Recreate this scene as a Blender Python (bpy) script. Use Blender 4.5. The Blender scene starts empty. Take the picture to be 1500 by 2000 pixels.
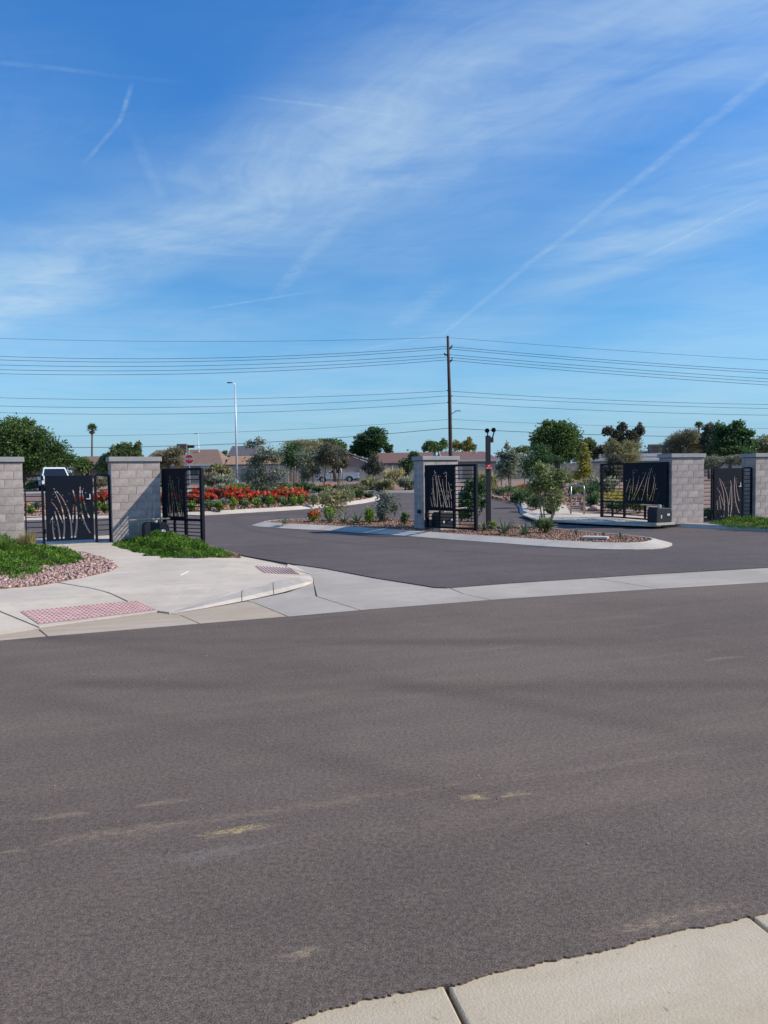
import bpy, bmesh, math, random
import numpy as np
from mathutils import Vector, Matrix
from mathutils.geometry import delaunay_2d_cdt
R = math.radians
rng = np.random.default_rng(7)
random.seed(7)
scn = bpy.context.scene
C = scn.collection

# ------------------------------------------------------------------ camera
EYE, FPX, HOR, ROLL = 1.75, 1500.0, 926.0, R(0.7)
PITCH = math.atan((1000 - HOR) / FPX)
cam_d = bpy.data.cameras.new('camera'); cam = bpy.data.objects.new('camera', cam_d); C.objects.link(cam)
cam_d.sensor_fit = 'HORIZONTAL'; cam_d.sensor_width = 36; cam_d.lens = FPX / 1500 * 36
cam_d.clip_start = 0.05; cam_d.clip_end = 6000
RM = Matrix.Rotation(math.pi/2 - PITCH, 3, 'X') @ Matrix.Rotation(-ROLL, 3, 'Z')
cam.matrix_world = Matrix.Translation((0, 0, EYE)) @ RM.to_4x4()
scn.camera = cam

# ------------------------------------------------------------------ light
SUN_EL, SUN_H = R(35), Vector((0.998, -0.06))          # the sun stands square to the right
sd = bpy.data.lights.new('sun', 'SUN'); sun = bpy.data.objects.new('sun', sd); C.objects.link(sun)
sd.energy = 5.0; sd.angle = R(0.53); sd.color = (1.0, 0.905, 0.77)
SV = Vector((SUN_H.x*math.cos(SUN_EL), SUN_H.y*math.cos(SUN_EL), math.sin(SUN_EL))).normalized()
sun.rotation_euler = SV.to_track_quat('Z', 'Y').to_euler()
sun.location = (40, -2, 28)
scn.view_settings.view_transform = 'Standard'; scn.view_settings.look = 'None'
scn.view_settings.gamma = 1.0; scn.view_settings.exposure = 0.0
scn.view_settings.use_curve_mapping = False

class NT:
    """small helper for node graphs"""
    def __init__(s, tree): s.t = tree; s.n = tree.nodes; s.l = tree.links
    def new(s, typ, **kw):
        n = s.n.new(typ)
        for k, v in kw.items(): setattr(n, k, v)
        return n
    def put(s, sock, v):
        if hasattr(v, 'is_output') or isinstance(v, bpy.types.NodeSocket): s.l.new(v, sock)
        elif v is not None: sock.default_value = v
    def math(s, op, a, b=None, c=None, clamp=False):
        n = s.new('ShaderNodeMath', operation=op); n.use_clamp = clamp
        s.put(n.inputs[0], a); s.put(n.inputs[1], b)
        if c is not None: s.put(n.inputs[2], c)
        return n.outputs[0]
    def vmath(s, op, a, b=None):
        n = s.new('ShaderNodeVectorMath', operation=op); s.put(n.inputs[0], a); s.put(n.inputs[1], b)
        return n.outputs[0]
    def ramp(s, v, lo, hi, a=0.0, b=1.0, smooth=True):
        n = s.new('ShaderNodeMapRange'); n.interpolation_type = 'SMOOTHSTEP' if smooth else 'LINEAR'
        s.put(n.inputs[0], v); n.inputs[1].default_value = lo; n.inputs[2].default_value = hi
        n.inputs[3].default_value = a; n.inputs[4].default_value = b
        return n.outputs[0]
    def mix(s, f, a, b, mode='MIX'):
        n = s.new('ShaderNodeMix', data_type='RGBA', blend_type=mode)
        s.put(n.inputs[0], f); s.put(n.inputs[6], a); s.put(n.inputs[7], b)
        return n.outputs[2]
    def noise(s, vec, scale, detail=4, rough=0.55, dist=0.0):
        n = s.new('ShaderNodeTexNoise'); s.put(n.inputs['Vector'], vec)
        n.inputs['Scale'].default_value = scale; n.inputs['Detail'].default_value = detail
        n.inputs['Roughness'].default_value = rough; n.inputs['Distortion'].default_value = dist
        return n.outputs[0]
    def mapping(s, vec, loc=(0,0,0), rot=(0,0,0), scale=(1,1,1)):
        n = s.new('ShaderNodeMapping'); s.put(n.inputs[0], vec)
        n.inputs[1].default_value = loc; n.inputs[2].default_value = rot; n.inputs[3].default_value = scale
        return n.outputs[0]
    def aniso(s, vec, ang, sx, sy):
        """turn by -ang, then stretch"""
        return s.mapping(s.mapping(vec, rot=(0, 0, -ang)), scale=(sx, sy, 1))
    def xyz(s, x, y, z):
        n = s.new('ShaderNodeCombineXYZ'); s.put(n.inputs[0], x); s.put(n.inputs[1], y); s.put(n.inputs[2], z)
        return n.outputs[0]

def c4(c): return (c[0], c[1], c[2], 1.0)

def build_world():
    w = bpy.data.worlds.new('World'); scn.world = w; w.use_nodes = True
    g = NT(w.node_tree); g.n.clear()
    out = g.new('ShaderNodeOutputWorld'); bg = g.new('ShaderNodeBackground')
    sky = g.new('ShaderNodeTexSky', sky_type='NISHITA'); sky.sun_disc = False
    sky.sun_elevation = SUN_EL; sky.sun_rotation = math.atan2(SUN_H.x, SUN_H.y)
    sky.altitude = 350; sky.air_density = 1.0; sky.dust_density = 0.0; sky.ozone_density = 3.0
    hs = g.new('ShaderNodeHueSaturation'); hs.inputs['Saturation'].default_value = 1.12; hs.inputs['Value'].default_value = 1.0
    g.l.new(sky.outputs[0], hs.inputs['Color'])
    tc = g.new('ShaderNodeTexCoord'); sp = g.new('ShaderNodeSeparateXYZ'); g.l.new(tc.outputs['Generated'], sp.inputs[0])
    dz = g.math('MAXIMUM', sp.outputs[2], 0.03)
    u = g.math('DIVIDE', sp.outputs[0], dz); v = g.math('DIVIDE', sp.outputs[1], dz)
    p = g.xyz(u, v, 0.0)
    # slow warp of the high cloud sheet
    wn = g.new('ShaderNodeTexNoise'); g.l.new(p, wn.inputs['Vector']); wn.inputs['Scale'].default_value = 0.75; wn.inputs['Detail'].default_value = 3
    warp = g.vmath('SCALE', g.vmath('SUBTRACT', wn.outputs['Color'], (0.5, 0.5, 0.5)))
    warp.node.inputs['Scale'].default_value = 1.1
    q = g.vmath('ADD', p, warp)
    def band(a, b, width, wv=q):
        # soft strip round the line a-b on the cloud sheet
        d = (Vector(b) - Vector(a)); n = Vector((-d.y, d.x)).normalized()
        s = g.new('ShaderNodeSeparateXYZ'); g.l.new(wv, s.inputs[0])
        dist = g.math('ADD', g.math('MULTIPLY', s.outputs[0], n.x), g.math('MULTIPLY_ADD', s.outputs[1], n.y, -(a[0]*n.x + a[1]*n.y)))
        return g.ramp(g.math('ABSOLUTE', dist), 0.0, width, 1.0, 0.0)
    def P(px, py): return ((px-750)/(HOR-py), 1500/(HOR-py))
    wsm = g.vmath('SCALE', g.vmath('SUBTRACT', wn.outputs['Color'], (0.5, 0.5, 0.5))); wsm.node.inputs['Scale'].default_value = 0.55
    q2 = g.vmath('ADD', p, wsm)
    b1 = band(P(-100, 630), P(1000, 205), 0.62, q2)
    b2 = band(P(1120, 520), P(1560, 370), 0.80, q2)
    BA = R(-44)
    n1 = g.noise(g.aniso(q2, BA, 0.7, 1.6), 1.5, 6, 0.6)
    n2 = g.noise(g.aniso(q, BA-R(12), 0.8, 4.2), 1.7, 9, 0.66, 0.3)
    n4 = g.noise(g.aniso(q, R(8), 0.9, 5.0), 1.4, 9, 0.66, 0.3)
    n3 = g.noise(p, 0.55, 3, 0.5)
    fib = g.ramp(g.math('MULTIPLY_ADD', n4, 0.5, g.math('MULTIPLY', n2, 0.5)), 0.30, 0.72)
    right = g.math('MULTIPLY', b2, g.ramp(sp.outputs[0], 0.10, 0.30))
    m = g.math('MULTIPLY', g.math('MAXIMUM', b1, g.math('MULTIPLY', right, 0.85)), g.ramp(n1, 0.22, 0.66, 0.18, 1.0))
    wide = g.math('MULTIPLY', g.ramp(n3, 0.34, 0.70), g.math('MULTIPLY_ADD', fib, 0.20, 0.0))
    cloud = g.math('ADD', g.math('MULTIPLY', m, g.math('MULTIPLY_ADD', fib, 0.34, 0.52)), wide)
    soft = g.math('MULTIPLY', g.ramp(g.noise(q2, 0.5, 4, 0.55), 0.30, 0.68), g.ramp(sp.outputs[2], 0.50, 0.16, 0.06, 0.30))
    cloud = g.math('ADD', cloud, soft)
    # contrails: straight on the sheet, ragged by fine noise
    fine = g.noise(p, 14.0, 6, 0.75)
    wob = g.vmath('SCALE', g.vmath('SUBTRACT', wn.outputs['Color'], (0.5, 0.5, 0.5))); wob.node.inputs['Scale'].default_value = 0.10
    pw = g.vmath('ADD', p, wob)
    def trail(a, b, width, amp, end=0.25, soft=0.35):
        a, b = Vector(a), Vector(b); d = b - a; L = d.length; d = d / L; n = Vector((-d.y, d.x))
        s = g.new('ShaderNodeSeparateXYZ'); g.l.new(pw, s.inputs[0])
        t = g.math('ADD', g.math('MULTIPLY', s.outputs[0], d.x), g.math('MULTIPLY_ADD', s.outputs[1], d.y, -a.dot(d)))
        e = g.math('ADD', g.math('MULTIPLY', s.outputs[0], n.x), g.math('MULTIPLY_ADD', s.outputs[1], n.y, -a.dot(n)))
        k = g.math('MULTIPLY', g.ramp(g.math('ABSOLUTE', e), width*0.15, width, 1, 0), g.ramp(t, -end, end, 0, 1))
        k = g.math('MULTIPLY', k, g.ramp(t, L-end, L+end, 1, 0))
        return g.math('MULTIPLY', g.math('MULTIPLY', k, g.ramp(fine, 0.34, 0.66, 0.25, 1.15)), amp)
    tr = [trail(P(1640, 60), P(868, 655), 0.030, 0.20), trail(P(272, 185), P(248, 250), 0.010, 0.26, 0.05), trail(P(250, 246), P(190, 318), 0.011, 0.20, 0.08),
          trail(P(-120, 118), P(270, 165), 0.018, 0.13), trail(P(500, 208), P(800, 246), 0.012, 0.14, 0.1),
          trail(P(420, 602), P(590, 577), 0.03, 0.28), trail(P(545, 580), P(680, 425), 0.06, 0.16),
          trail(P(780, 640), P(880, 560), 0.12, 0.15), trail(P(1245, 520), P(1480, 410), 0.02, 0.18),
          trail(P(325, 390), P(285, 290), 0.03, 0.12), trail(P(720, 683), P(860, 655), 0.06, 0.20)]
    tot = cloud
    for k in tr: tot = g.math('ADD', tot, k)
    tot = g.math('MULTIPLY', tot, g.ramp(sp.outputs[2], 0.0, 0.10, 0.25, 1.0))
    tot = g.math('MULTIPLY', tot, 0.74, clamp=True)
    tint = g.mix(g.ramp(sp.outputs[2], 0.15, 0.52), (0.70, 1.12, 1.30, 1), (0.50, 1.22, 1.74, 1))
    blue = g.mix(1.0, hs.outputs[0], tint, 'MULTIPLY')
    blue = g.mix(g.ramp(sp.outputs[2], -0.02, 0.20, 0.92, 0.0), blue, (2.45, 4.05, 5.75, 1))
    col = g.mix(tot, blue, (4.9, 6.4, 7.6, 1))
    g.l.new(col, bg.inputs[0]); bg.inputs[1].default_value = 0.115
    g.l.new(bg.outputs[0], out.inputs[0])
build_world()

# ------------------------------------------------------------------ placing
def hz(y):
    """the land rises gently from the gates to the street beyond"""
    t = (y - 24.0) / 32.0
    return 0.75 * min(1.0, max(0.0, t))
def ray(px, py):
    return RM @ Vector(((px-750)/FPX, (1000-py)/FPX, -1.0))
def gp(px, py, z=0.0):
    d = ray(px, py); y = 20.0
    for _ in range(60):
        t = (z + hz(y) - EYE) / d.z
        y = 0.5*y + 0.5*(t*d.y)
    t = y / d.y
    return Vector((t*d.x, y, z + hz(y)))
def at(px, py, Y):
    d = ray(px, py); t = Y/d.y
    return Vector((t*d.x, Y, EYE + t*d.z))
def xy(px, py, z=0.0):
    p = gp(px, py, z); return (p.x, p.y)

# ------------------------------------------------------------------ mesh helpers
class MB:
    def __init__(s): s.v = []; s.f = []
    def add(s, vs, fs):
        o = len(s.v); s.v += [tuple(v) for v in vs]; s.f += [tuple(i+o for i in f) for f in fs]; return s
    def box(s, c, d, rz=0.0, rx=0.0, ry=0.0, ch=0.0):
        hx, hy, h = d[0]/2, d[1]/2, d[2]/2
        M = Matrix.Rotation(rz, 3, 'Z') @ Matrix.Rotation(ry, 3, 'Y') @ Matrix.Rotation(rx, 3, 'X'); c = Vector(c)
        if ch <= 0:
            vs = [c + M @ Vector((x, y, z)) for z in (-h, h) for x, y in ((-hx,-hy),(hx,-hy),(hx,hy),(-hx,hy))]
            return s.add(vs, [(3,2,1,0),(4,5,6,7),(0,1,5,4),(1,2,6,5),(2,3,7,6),(3,0,4,7)])
        bm = bmesh.new(); bmesh.ops.create_cube(bm, size=1)
        for v in bm.verts: v.co = Vector((v.co.x*d[0], v.co.y*d[1], v.co.z*d[2]))
        bmesh.ops.bevel(bm, geom=bm.edges[:], offset=ch, segments=1, affect='EDGES')
        bm.verts.index_update()
        s.add([c + M @ v.co for v in bm.verts], [[v.index for v in f.verts] for f in bm.faces]); bm.free(); return s
    def tube(s, pts, radii, n=8, cap=True):
        pts = [Vector(p) for p in pts]
        if not isinstance(radii, (list, tuple)): radii = [radii]*len(pts)
        rings = []; up = Vector((0.13, 0.21, 0.97)).normalized()
        for i, p in enumerate(pts):
            t = (pts[min(i+1, len(pts)-1)] - pts[max(i-1, 0)]).normalized()
            if abs(t.dot(up)) > 0.95: a = t.cross(Vector((1, 0, 0))).normalized()
            else: a = t.cross(up).normalized()
            b = t.cross(a)
            rings.append([p + (a*math.cos(2*math.pi*k/n) + b*math.sin(2*math.pi*k/n))*radii[i] for k in range(n)])
        vs = [v for r in rings for v in r]; fs = []
        for i in range(len(pts)-1):
            for k in range(n): fs.append((i*n+k, i*n+(k+1) % n, (i+1)*n+(k+1) % n, (i+1)*n+k))
        if cap: fs += [tuple(range(n-1, -1, -1)), tuple((len(pts)-1)*n+k for k in range(n))]
        return s.add(vs, fs)
    def prism(s, prof, y0, y1):
        """profile in x,z pushed along y"""
        n = len(prof); vs = [(x, y0, z) for x, z in prof] + [(x, y1, z) for x, z in prof]
        return s.add(vs, [tuple(range(n)), tuple(range(2*n-1, n-1, -1))] + [(i, (i+1) % n + 0, (i+1) % n + n, i+n)[::-1] for i in range(n)])
    def build(s, name, m, parent=None, smooth=False, bevel=0.0):
        me = bpy.data.meshes.new(name); me.from_pydata(s.v, [], s.f); me.validate()
        bm = bmesh.new(); bm.from_mesh(me); bmesh.ops.recalc_face_normals(bm, faces=bm.faces[:]); bm.to_mesh(me); bm.free()
        return link(name, me, m, parent, smooth, bevel)
def link(name, me, m, parent=None, smooth=False, bevel=0.0):
    o = bpy.data.objects.new(name, me); C.objects.link(o)
    if m is not None and len(me.materials) == 0: me.materials.append(m)
    if parent is not None: o.parent = parent
    if smooth: me.shade_smooth()
    if bevel: b = o.modifiers.new('bevel', 'BEVEL'); b.width = bevel; b.segments = 2; b.limit_method = 'ANGLE'
    return o
def tag(o, label=None, cat=None, group=None, kind=None):
    if label: o['label'] = label
    if cat: o['category'] = cat
    if group: o['group'] = group
    if kind: o['kind'] = kind
    return o
def thing(name, label, cat, loc=(0, 0, 0), rz=0.0, group=None):
    o = bpy.data.objects.new(name, None); C.objects.link(o); o.empty_display_size = 0.2
    o.location = loc; o.rotation_euler = (0, 0, rz)
    return tag(o, label, cat, group)
def inst(src, parent, loc=None, rot=None, scale=None):
    c = src.copy(); C.objects.link(c); c.parent = parent
    if loc is not None: c.location = loc
    if rot is not None: c.rotation_euler = rot
    if scale is not None: c.scale = scale
    return c

# ------------------------------------------------------------------ materials
def newmat(name):
    m = bpy.data.materials.new(name); m.use_nodes = True; g = NT(m.node_tree); g.n.clear()
    out = g.new('ShaderNodeOutputMaterial'); b = g.new('ShaderNodeBsdfPrincipled'); g.l.new(b.outputs[0], out.inputs[0])
    return m, g, b, out
def bump(g, b, h, dist, strength=1.0):
    n = g.new('ShaderNodeBump'); n.inputs['Strength'].default_value = strength; n.inputs['Distance'].default_value = dist
    g.put(n.inputs['Height'], h); g.l.new(n.outputs[0], b.inputs['Normal'])
def simple(name, col, rough=0.6, metal=0.0, var=0.15, scale=6.0, bmp=0.0, bscale=60.0, rnd=0.0, spec=0.4):
    m, g, b, _ = newmat(name)
    tc = g.new('ShaderNodeTexCoord').outputs['Object']
    n = g.noise(tc, scale, 5, 0.6)
    dark = tuple(c*(1-var) for c in col); lite = tuple(min(1, c*(1+var)) for c in col)
    colr = g.mix(g.ramp(n, 0.3, 0.7), c4(dark), c4(lite))
    if rnd:
        oi = g.new('ShaderNodeObjectInfo').outputs['Random']
        colr = g.mix(1.0, colr, g.xyz(*[g.math('MULTIPLY_ADD', oi, 2*rnd, 1-rnd)]*3), 'MULTIPLY')
    g.l.new(colr, b.inputs['Base Color']); b.inputs['Roughness'].default_value = rough; b.inputs['Metallic'].default_value = metal
    b.inputs['Specular IOR Level'].default_value = spec
    if bmp: bump(g, b, g.noise(tc, bscale, 4, 0.65), bmp)
    return m
def leafmat(name, a, bcol, c=None, trans=0.25, rough=0.55):
    m, g, b, out = newmat(name)
    geo = g.new('ShaderNodeNewGeometry'); cr = g.new('ShaderNodeValToRGB'); at_ = g.new('ShaderNodeAttribute', attribute_name='tone'); g.l.new(g.math('ADD', g.math('MULTIPLY', geo.outputs['Random Per Island'], 0.55), g.math('MULTIPLY', at_.outputs['Fac'], 0.45)), cr.inputs[0])
    e = cr.color_ramp.elements; e[0].color = c4(a); e[1].color = c4(bcol); e[1].position = 0.62
    if c: x = e.new(0.92); x.color = c4(c)
    g.l.new(cr.outputs[0], b.inputs['Base Color']); b.inputs['Roughness'].default_value = rough
    b.inputs['Specular IOR Level'].default_value = 0.25
    t = g.new('ShaderNodeBsdfTranslucent'); g.l.new(cr.outputs[0], t.inputs[0])
    mx = g.new('ShaderNodeMixShader'); mx.inputs[0].default_value = trans
    g.l.new(b.outputs[0], mx.inputs[1]); g.l.new(t.outputs[0], mx.inputs[2]); g.l.new(mx.outputs[0], out.inputs[0])
    return m

STREET = R(18.5)      # the street in front runs a little away to the right
def asphalt(name, base, warm, seed, stains=(), sweeps=()):
    m, g, b, _ = newmat(name)
    tc = g.new('ShaderNodeTexCoord').outputs['Object']
    tc2 = g.mapping(tc, loc=(seed*3.1, seed*1.7, 0))
    big = g.noise(tc2, 0.35, 5, 0.6); strk = g.noise(g.aniso(tc2, STREET, 0.10, 1.5), 0.8, 6, 0.62)
    strk2 = g.noise(g.aniso(tc2, STREET+0.06, 0.35, 4.5), 1.0, 6, 0.66); mid = g.noise(tc2, 4.0, 5, 0.65)
    grain = g.noise(tc2, 150, 3, 0.75); g2 = g.noise(tc2, 42, 3, 0.7)
    vo = g.new('ShaderNodeTexVoronoi'); g.l.new(tc2, vo.inputs['Vector']); vo.inputs['Scale'].default_value = 95
    col = g.mix(g.ramp(big, 0.3, 0.7), c4(tuple(x*0.86 for x in base)), c4(tuple(x*1.12 for x in base)))
    col = g.mix(g.math('MULTIPLY', g.ramp(strk, 0.48, 0.72), 0.55), col, c4(warm))
    col = g.mix(g.math('MULTIPLY', g.ramp(strk, 0.48, 0.26), 0.50), col, c4(tuple(x*0.62 for x in base)))
    col = g.mix(g.math('MULTIPLY', g.ramp(strk2, 0.54, 0.74), 0.30), col, c4(tuple(x*1.30 for x in warm)))
    col = g.mix(g.math('MULTIPLY', g.ramp(strk2, 0.44, 0.26), 0.28), col, c4(tuple(x*0.70 for x in base)))
    col = g.mix(g.math('MULTIPLY', g.ramp(mid, 0.42, 0.72), 0.22), col, c4(tuple(x*1.40 for x in base)))
    for (cx, cy, rad, w, amp) in sweeps:                                  # darker tracks left by turning tyres
        d = g.new('ShaderNodeVectorMath', operation='DISTANCE'); g.l.new(tc, d.inputs[0]); d.inputs[1].default_value = (cx, cy, 0)
        off_ = g.math('ABSOLUTE', g.math('SUBTRACT', g.math('ADD', d.outputs['Value'], g.math('MULTIPLY', mid, 0.15)), rad))
        k = g.math('MULTIPLY', g.ramp(off_, 0.0, w, 1, 0), g.ramp(big, 0.36, 0.60))
        col = g.mix(g.math('MULTIPLY', k, amp), col, c4(tuple(x*0.55 for x in base)))
    gr = g.math('MULTIPLY_ADD', g.ramp(grain, 0.30, 0.70), 1.1, 0.45)
    gr = g.math('MULTIPLY', gr, g.math('MULTIPLY_ADD', g.ramp(g2, 0.3, 0.7), 0.55, 0.72))
    col = g.mix(1.0, col, g.xyz(gr, gr, gr), 'MULTIPLY')
    chip = g.ramp(vo.outputs['Distance'], 0.10, 0.16, 1, 0)               # pale stone chips in the binder
    sepc = g.new('ShaderNodeSeparateColor'); g.l.new(vo.outputs['Color'], sepc.inputs[0])
    chip = g.math('MULTIPLY', chip, g.ramp(sepc.outputs[0], 0.90, 0.96))
    col = g.mix(g.math('MULTIPLY', chip, 0.75), col, (0.42, 0.37, 0.31, 1))
    rag = g.noise(g.aniso(tc, STREET, 5.0, 13.0), 1.0, 8, 0.8); spk = g.noise(g.aniso(tc, STREET, 22.0, 48.0), 1.0, 5, 0.75)
    for (cx, cy, ang, lx, ly, colr, amp) in stains:
        s = g.aniso(g.vmath('MULTIPLY', g.vmath('SUBTRACT', tc, (cx, cy, 0)), (1, 1, 0)), ang, 1/lx, 1/ly)
        d = g.new('ShaderNodeVectorMath', operation='LENGTH'); g.l.new(s, d.inputs[0])
        k = g.ramp(g.math('ADD', d.outputs['Value'], g.math('MULTIPLY_ADD', rag, 3.6, -1.7)), 0.15, 0.95, 1, 0)
        k = g.math('MULTIPLY', k, g.ramp(d.outputs['Value'], 0.8, 1.5, 1, 0))
        k = g.math('MULTIPLY', g.math('MULTIPLY', k, g.ramp(spk, 0.40, 0.60, 0.12, 1.0)), g.math('MULTIPLY_ADD', g.ramp(grain, 0.3, 0.7), 0.9, 0.3))
        col = g.mix(g.math('MULTIPLY', k, amp, clamp=True), col, c4(colr))
    g.l.new(col, b.inputs['Base Color']); b.inputs['Roughness'].default_value = 0.85; b.inputs['Specular IOR Level'].default_value = 0.2
    bump(g, b, g.math('ADD', grain, g.math('MULTIPLY', g2, 0.6)), 0.005, 0.7)
    return m
def concrete(name, base, stain=None, stain_amt=0.0, broom=0.0, seed=0.0, rough=0.8):
    m, g, b, _ = newmat(name)
    tc = g.mapping(g.new('ShaderNodeTexCoord').outputs['Object'], loc=(seed, seed*0.7, 0))
    big = g.noise(tc, 0.7, 5, 0.6); mid = g.noise(tc, 4.5, 5, 0.65); fine = g.noise(tc, 90, 3, 0.7)
    col = g.mix(g.ramp(big, 0.3, 0.7), c4(tuple(x*0.87 for x in base)), c4(tuple(min(1, x*1.07) for x in base)))
    col = g.mix(g.math('MULTIPLY', g.ramp(mid, 0.48, 0.76), 0.40), col, c4(tuple(x*0.70 for x in base)))
    st = g.noise(g.aniso(tc, STREET, 0.35, 2.4), 1.6, 6, 0.65)
    col = g.mix(g.math('MULTIPLY', g.ramp(st, 0.48, 0.74), 0.46), col, c4(tuple(x*0.66 for x in base)))
    if stain: col = g.mix(g.math('MULTIPLY', g.ramp(st, 0.25, 0.62), stain_amt), col, c4(stain))
    spots = g.noise(tc, 26, 2, 0.5)
    col = g.mix(g.math('MULTIPLY', g.ramp(spots, 0.70, 0.76), 0.55), col, c4(tuple(x*0.35 for x in base)))
    gr = g.math('MULTIPLY_ADD', fine, 0.26, 0.87); col = g.mix(1.0, col, g.xyz(gr, gr, gr), 'MULTIPLY')
    g.l.new(col, b.inputs['Base Color']); b.inputs['Roughness'].default_value = rough; b.inputs['Specular IOR Level'].default_value = 0.3
    br = g.noise(g.aniso(tc, STREET+R(82), 5, 260), 1.0, 4, 0.7)
    bump(g, b, g.math('ADD', fine, g.math('MULTIPLY', br, broom)), 0.004, 0.7)
    return m
def gravelmat(name, cols):
    m, g, b, _ = newmat(name)
    geo = g.new('ShaderNodeNewGeometry'); cr = g.new('ShaderNodeValToRGB'); g.l.new(geo.outputs['Random Per Island'], cr.inputs[0])
    e = cr.color_ramp.elements; e[0].color = c4(cols[0]); e[1].color = c4(cols[-1])
    for i, c in enumerate(cols[1:-1]): x = e.new((i+1)/(len(cols)-1)); x.color = c4(c)
    g.l.new(cr.outputs[0], b.inputs['Base Color']); b.inputs['Roughness'].default_value = 0.85
    return m
def soil(name, a, bb, scale=14):
    m, g, b, _ = newmat(name); tc = g.new('ShaderNodeTexCoord').outputs['Object']
    n = g.noise(tc, scale, 5, 0.7); n2 = g.noise(tc, 0.8, 4, 0.6)
    vo = g.new('ShaderNodeTexVoronoi'); g.l.new(tc, vo.inputs['Vector']); vo.inputs['Scale'].default_value = 17
    col = g.mix(g.ramp(n, 0.3, 0.7), c4(a), c4(bb)); col = g.mix(g.math('MULTIPLY', g.ramp(n2, 0.4, 0.7), 0.35), col, c4(tuple(x*0.7 for x in a)))
    g.l.new(col, b.inputs['Base Color']); b.inputs['Roughness'].default_value = 0.95
    bump(g, b, g.math('ADD', n, vo.outputs['Distance']), 0.03)
    return m

M = {}
tanA = (0.40, 0.30, 0.20); yelA = (0.62, 0.46, 0.22); gryA = (0.30, 0.28, 0.25)
def stain(px, py, lx, ly, col, amp, da=0.0):
    p = gp(px, py); return (p.x, p.y, STREET + da, lx, ly, col, amp)
M['street'] = asphalt('street_asphalt', (0.154, 0.121, 0.097), (0.205, 0.160, 0.120), 1.0, sweeps=[(2.0, 40.0, 32.2, 0.30, 0.5), (2.0, 40.0, 33.9, 0.30, 0.5), (-14.0, -16.0, 26.5, 0.25, 0.35), (-14.0, -16.0, 24.8, 0.25, 0.35)], stains=[
    stain(560, 1580, 2.2, 0.065, tanA, 0.42), stain(1150, 1500, 1.8, 0.065, tanA, 0.34), stain(200, 1628, 0.7, 0.08, tanA, 0.5),
    stain(465, 1622, 0.26, 0.06, yelA, 1.0), stain(925, 1556, 0.17, 0.06, yelA, 1.3), stain(1003, 1551, 0.11, 0.05, yelA, 1.0),
    stain(110, 1595, 0.25, 0.05, tanA, 0.8), stain(315, 1568, 0.26, 0.05, tanA, 0.7), stain(400, 1670, 0.5, 0.10, gryA, 0.5),
    stain(600, 1857, 0.16, 0.05, tanA, 0.9), stain(1300, 1795, 0.5, 0.07, tanA, 0.7), stain(1410, 1286, 0.4, 0.06, gryA, 0.8),
    stain(1150, 1560, 2.0, 0.3, tanA, 0.25), stain(330, 1320, 2.6, 0.18, (0.10, 0.09, 0.086), 0.45), stain(420, 1385, 2.6, 0.2, (0.10, 0.09, 0.086), 0.45)])
M['drive'] = asphalt('drive_asphalt', (0.122, 0.100, 0.092), (0.156, 0.126, 0.109), 2.3, sweeps=[(14.0, 33.0, 18.5, 0.3, 0.4), (14.0, 33.0, 20.2, 0.3, 0.4)])
M['walk'] = concrete('sidewalk_concrete', (0.63, 0.54, 0.425), broom=0.4, seed=3)
M['gutter'] = concrete('gutter_concrete', (0.46, 0.405, 0.335), broom=0.3, seed=9)
M['gutter_tan'] = concrete('stained_gutter_concrete', (0.52, 0.445, 0.35), stain=(0.45, 0.33, 0.21), stain_amt=0.6, seed=5)
M['near'] = concrete('near_gutter_concrete', (0.56, 0.485, 0.355), stain=(0.52, 0.40, 0.25), stain_amt=0.45, broom=0.35, seed=1)
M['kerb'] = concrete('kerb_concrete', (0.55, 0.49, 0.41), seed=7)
M['kerbface'] = concrete('grey_kerb_face', (0.36, 0.335, 0.305), seed=13)  # kerb face, darker and greyer than the kerb top and lip
M['soil'] = soil('desert_soil', (0.27, 0.17, 0.12), (0.36, 0.25, 0.19))
M['bed'] = soil('bed_soil', (0.22, 0.125, 0.09), (0.33, 0.20, 0.15), 22)
M['farground'] = soil('far_ground', (0.30, 0.22, 0.15), (0.38, 0.29, 0.21), 6)
M['stones'] = gravelmat('pink_gravel', [(0.20, 0.11, 0.09), (0.40, 0.25, 0.21), (0.34, 0.20, 0.17), (0.56, 0.38, 0.31), (0.30, 0.19, 0.17), (0.62, 0.47, 0.39)])
M['stones2'] = gravelmat('brown_gravel', [(0.14, 0.065, 0.042), (0.30, 0.165, 0.11), (0.23, 0.12, 0.08), (0.44, 0.28, 0.19), (0.19, 0.095, 0.065)])
M['block'] = simple('concrete_block', (0.435, 0.37, 0.33), 0.9, var=0.16, scale=7, bmp=0.006, bscale=120, rnd=0.13)
M['mortar'] = simple('mortar', (0.40, 0.345, 0.31), 0.95, var=0.1, bmp=0.004)
M['cap'] = simple('pillar_cap', (0.36, 0.345, 0.335), 0.85, var=0.1, scale=5, bmp=0.003)
M['iron'] = simple('black_painted_steel', (0.008, 0.010, 0.017), 0.6, 0.0, var=0.15, scale=3, spec=0.15)
M['panel'] = simple('navy_black_steel_plate', (0.006, 0.010, 0.019), 0.6, 0.0, var=0.12, scale=2.5, spec=0.15)
M['box'] = simple('operator_plastic', (0.014, 0.018, 0.026), 0.6, var=0.1)
M['steel'] = simple('brushed_steel', (0.40, 0.35, 0.29), 0.4, 1.0, var=0.1, scale=20)
M['brass'] = simple('zinc_plated_arm', (0.62, 0.50, 0.30), 0.45, 0.6, var=0.15, scale=12)
M['white'] = simple('white_paint', (0.78, 0.78, 0.76), 0.4, var=0.03)
M['red'] = simple('red_sign_sheet', (0.64, 0.02, 0.03), 0.45, var=0.06)
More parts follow.
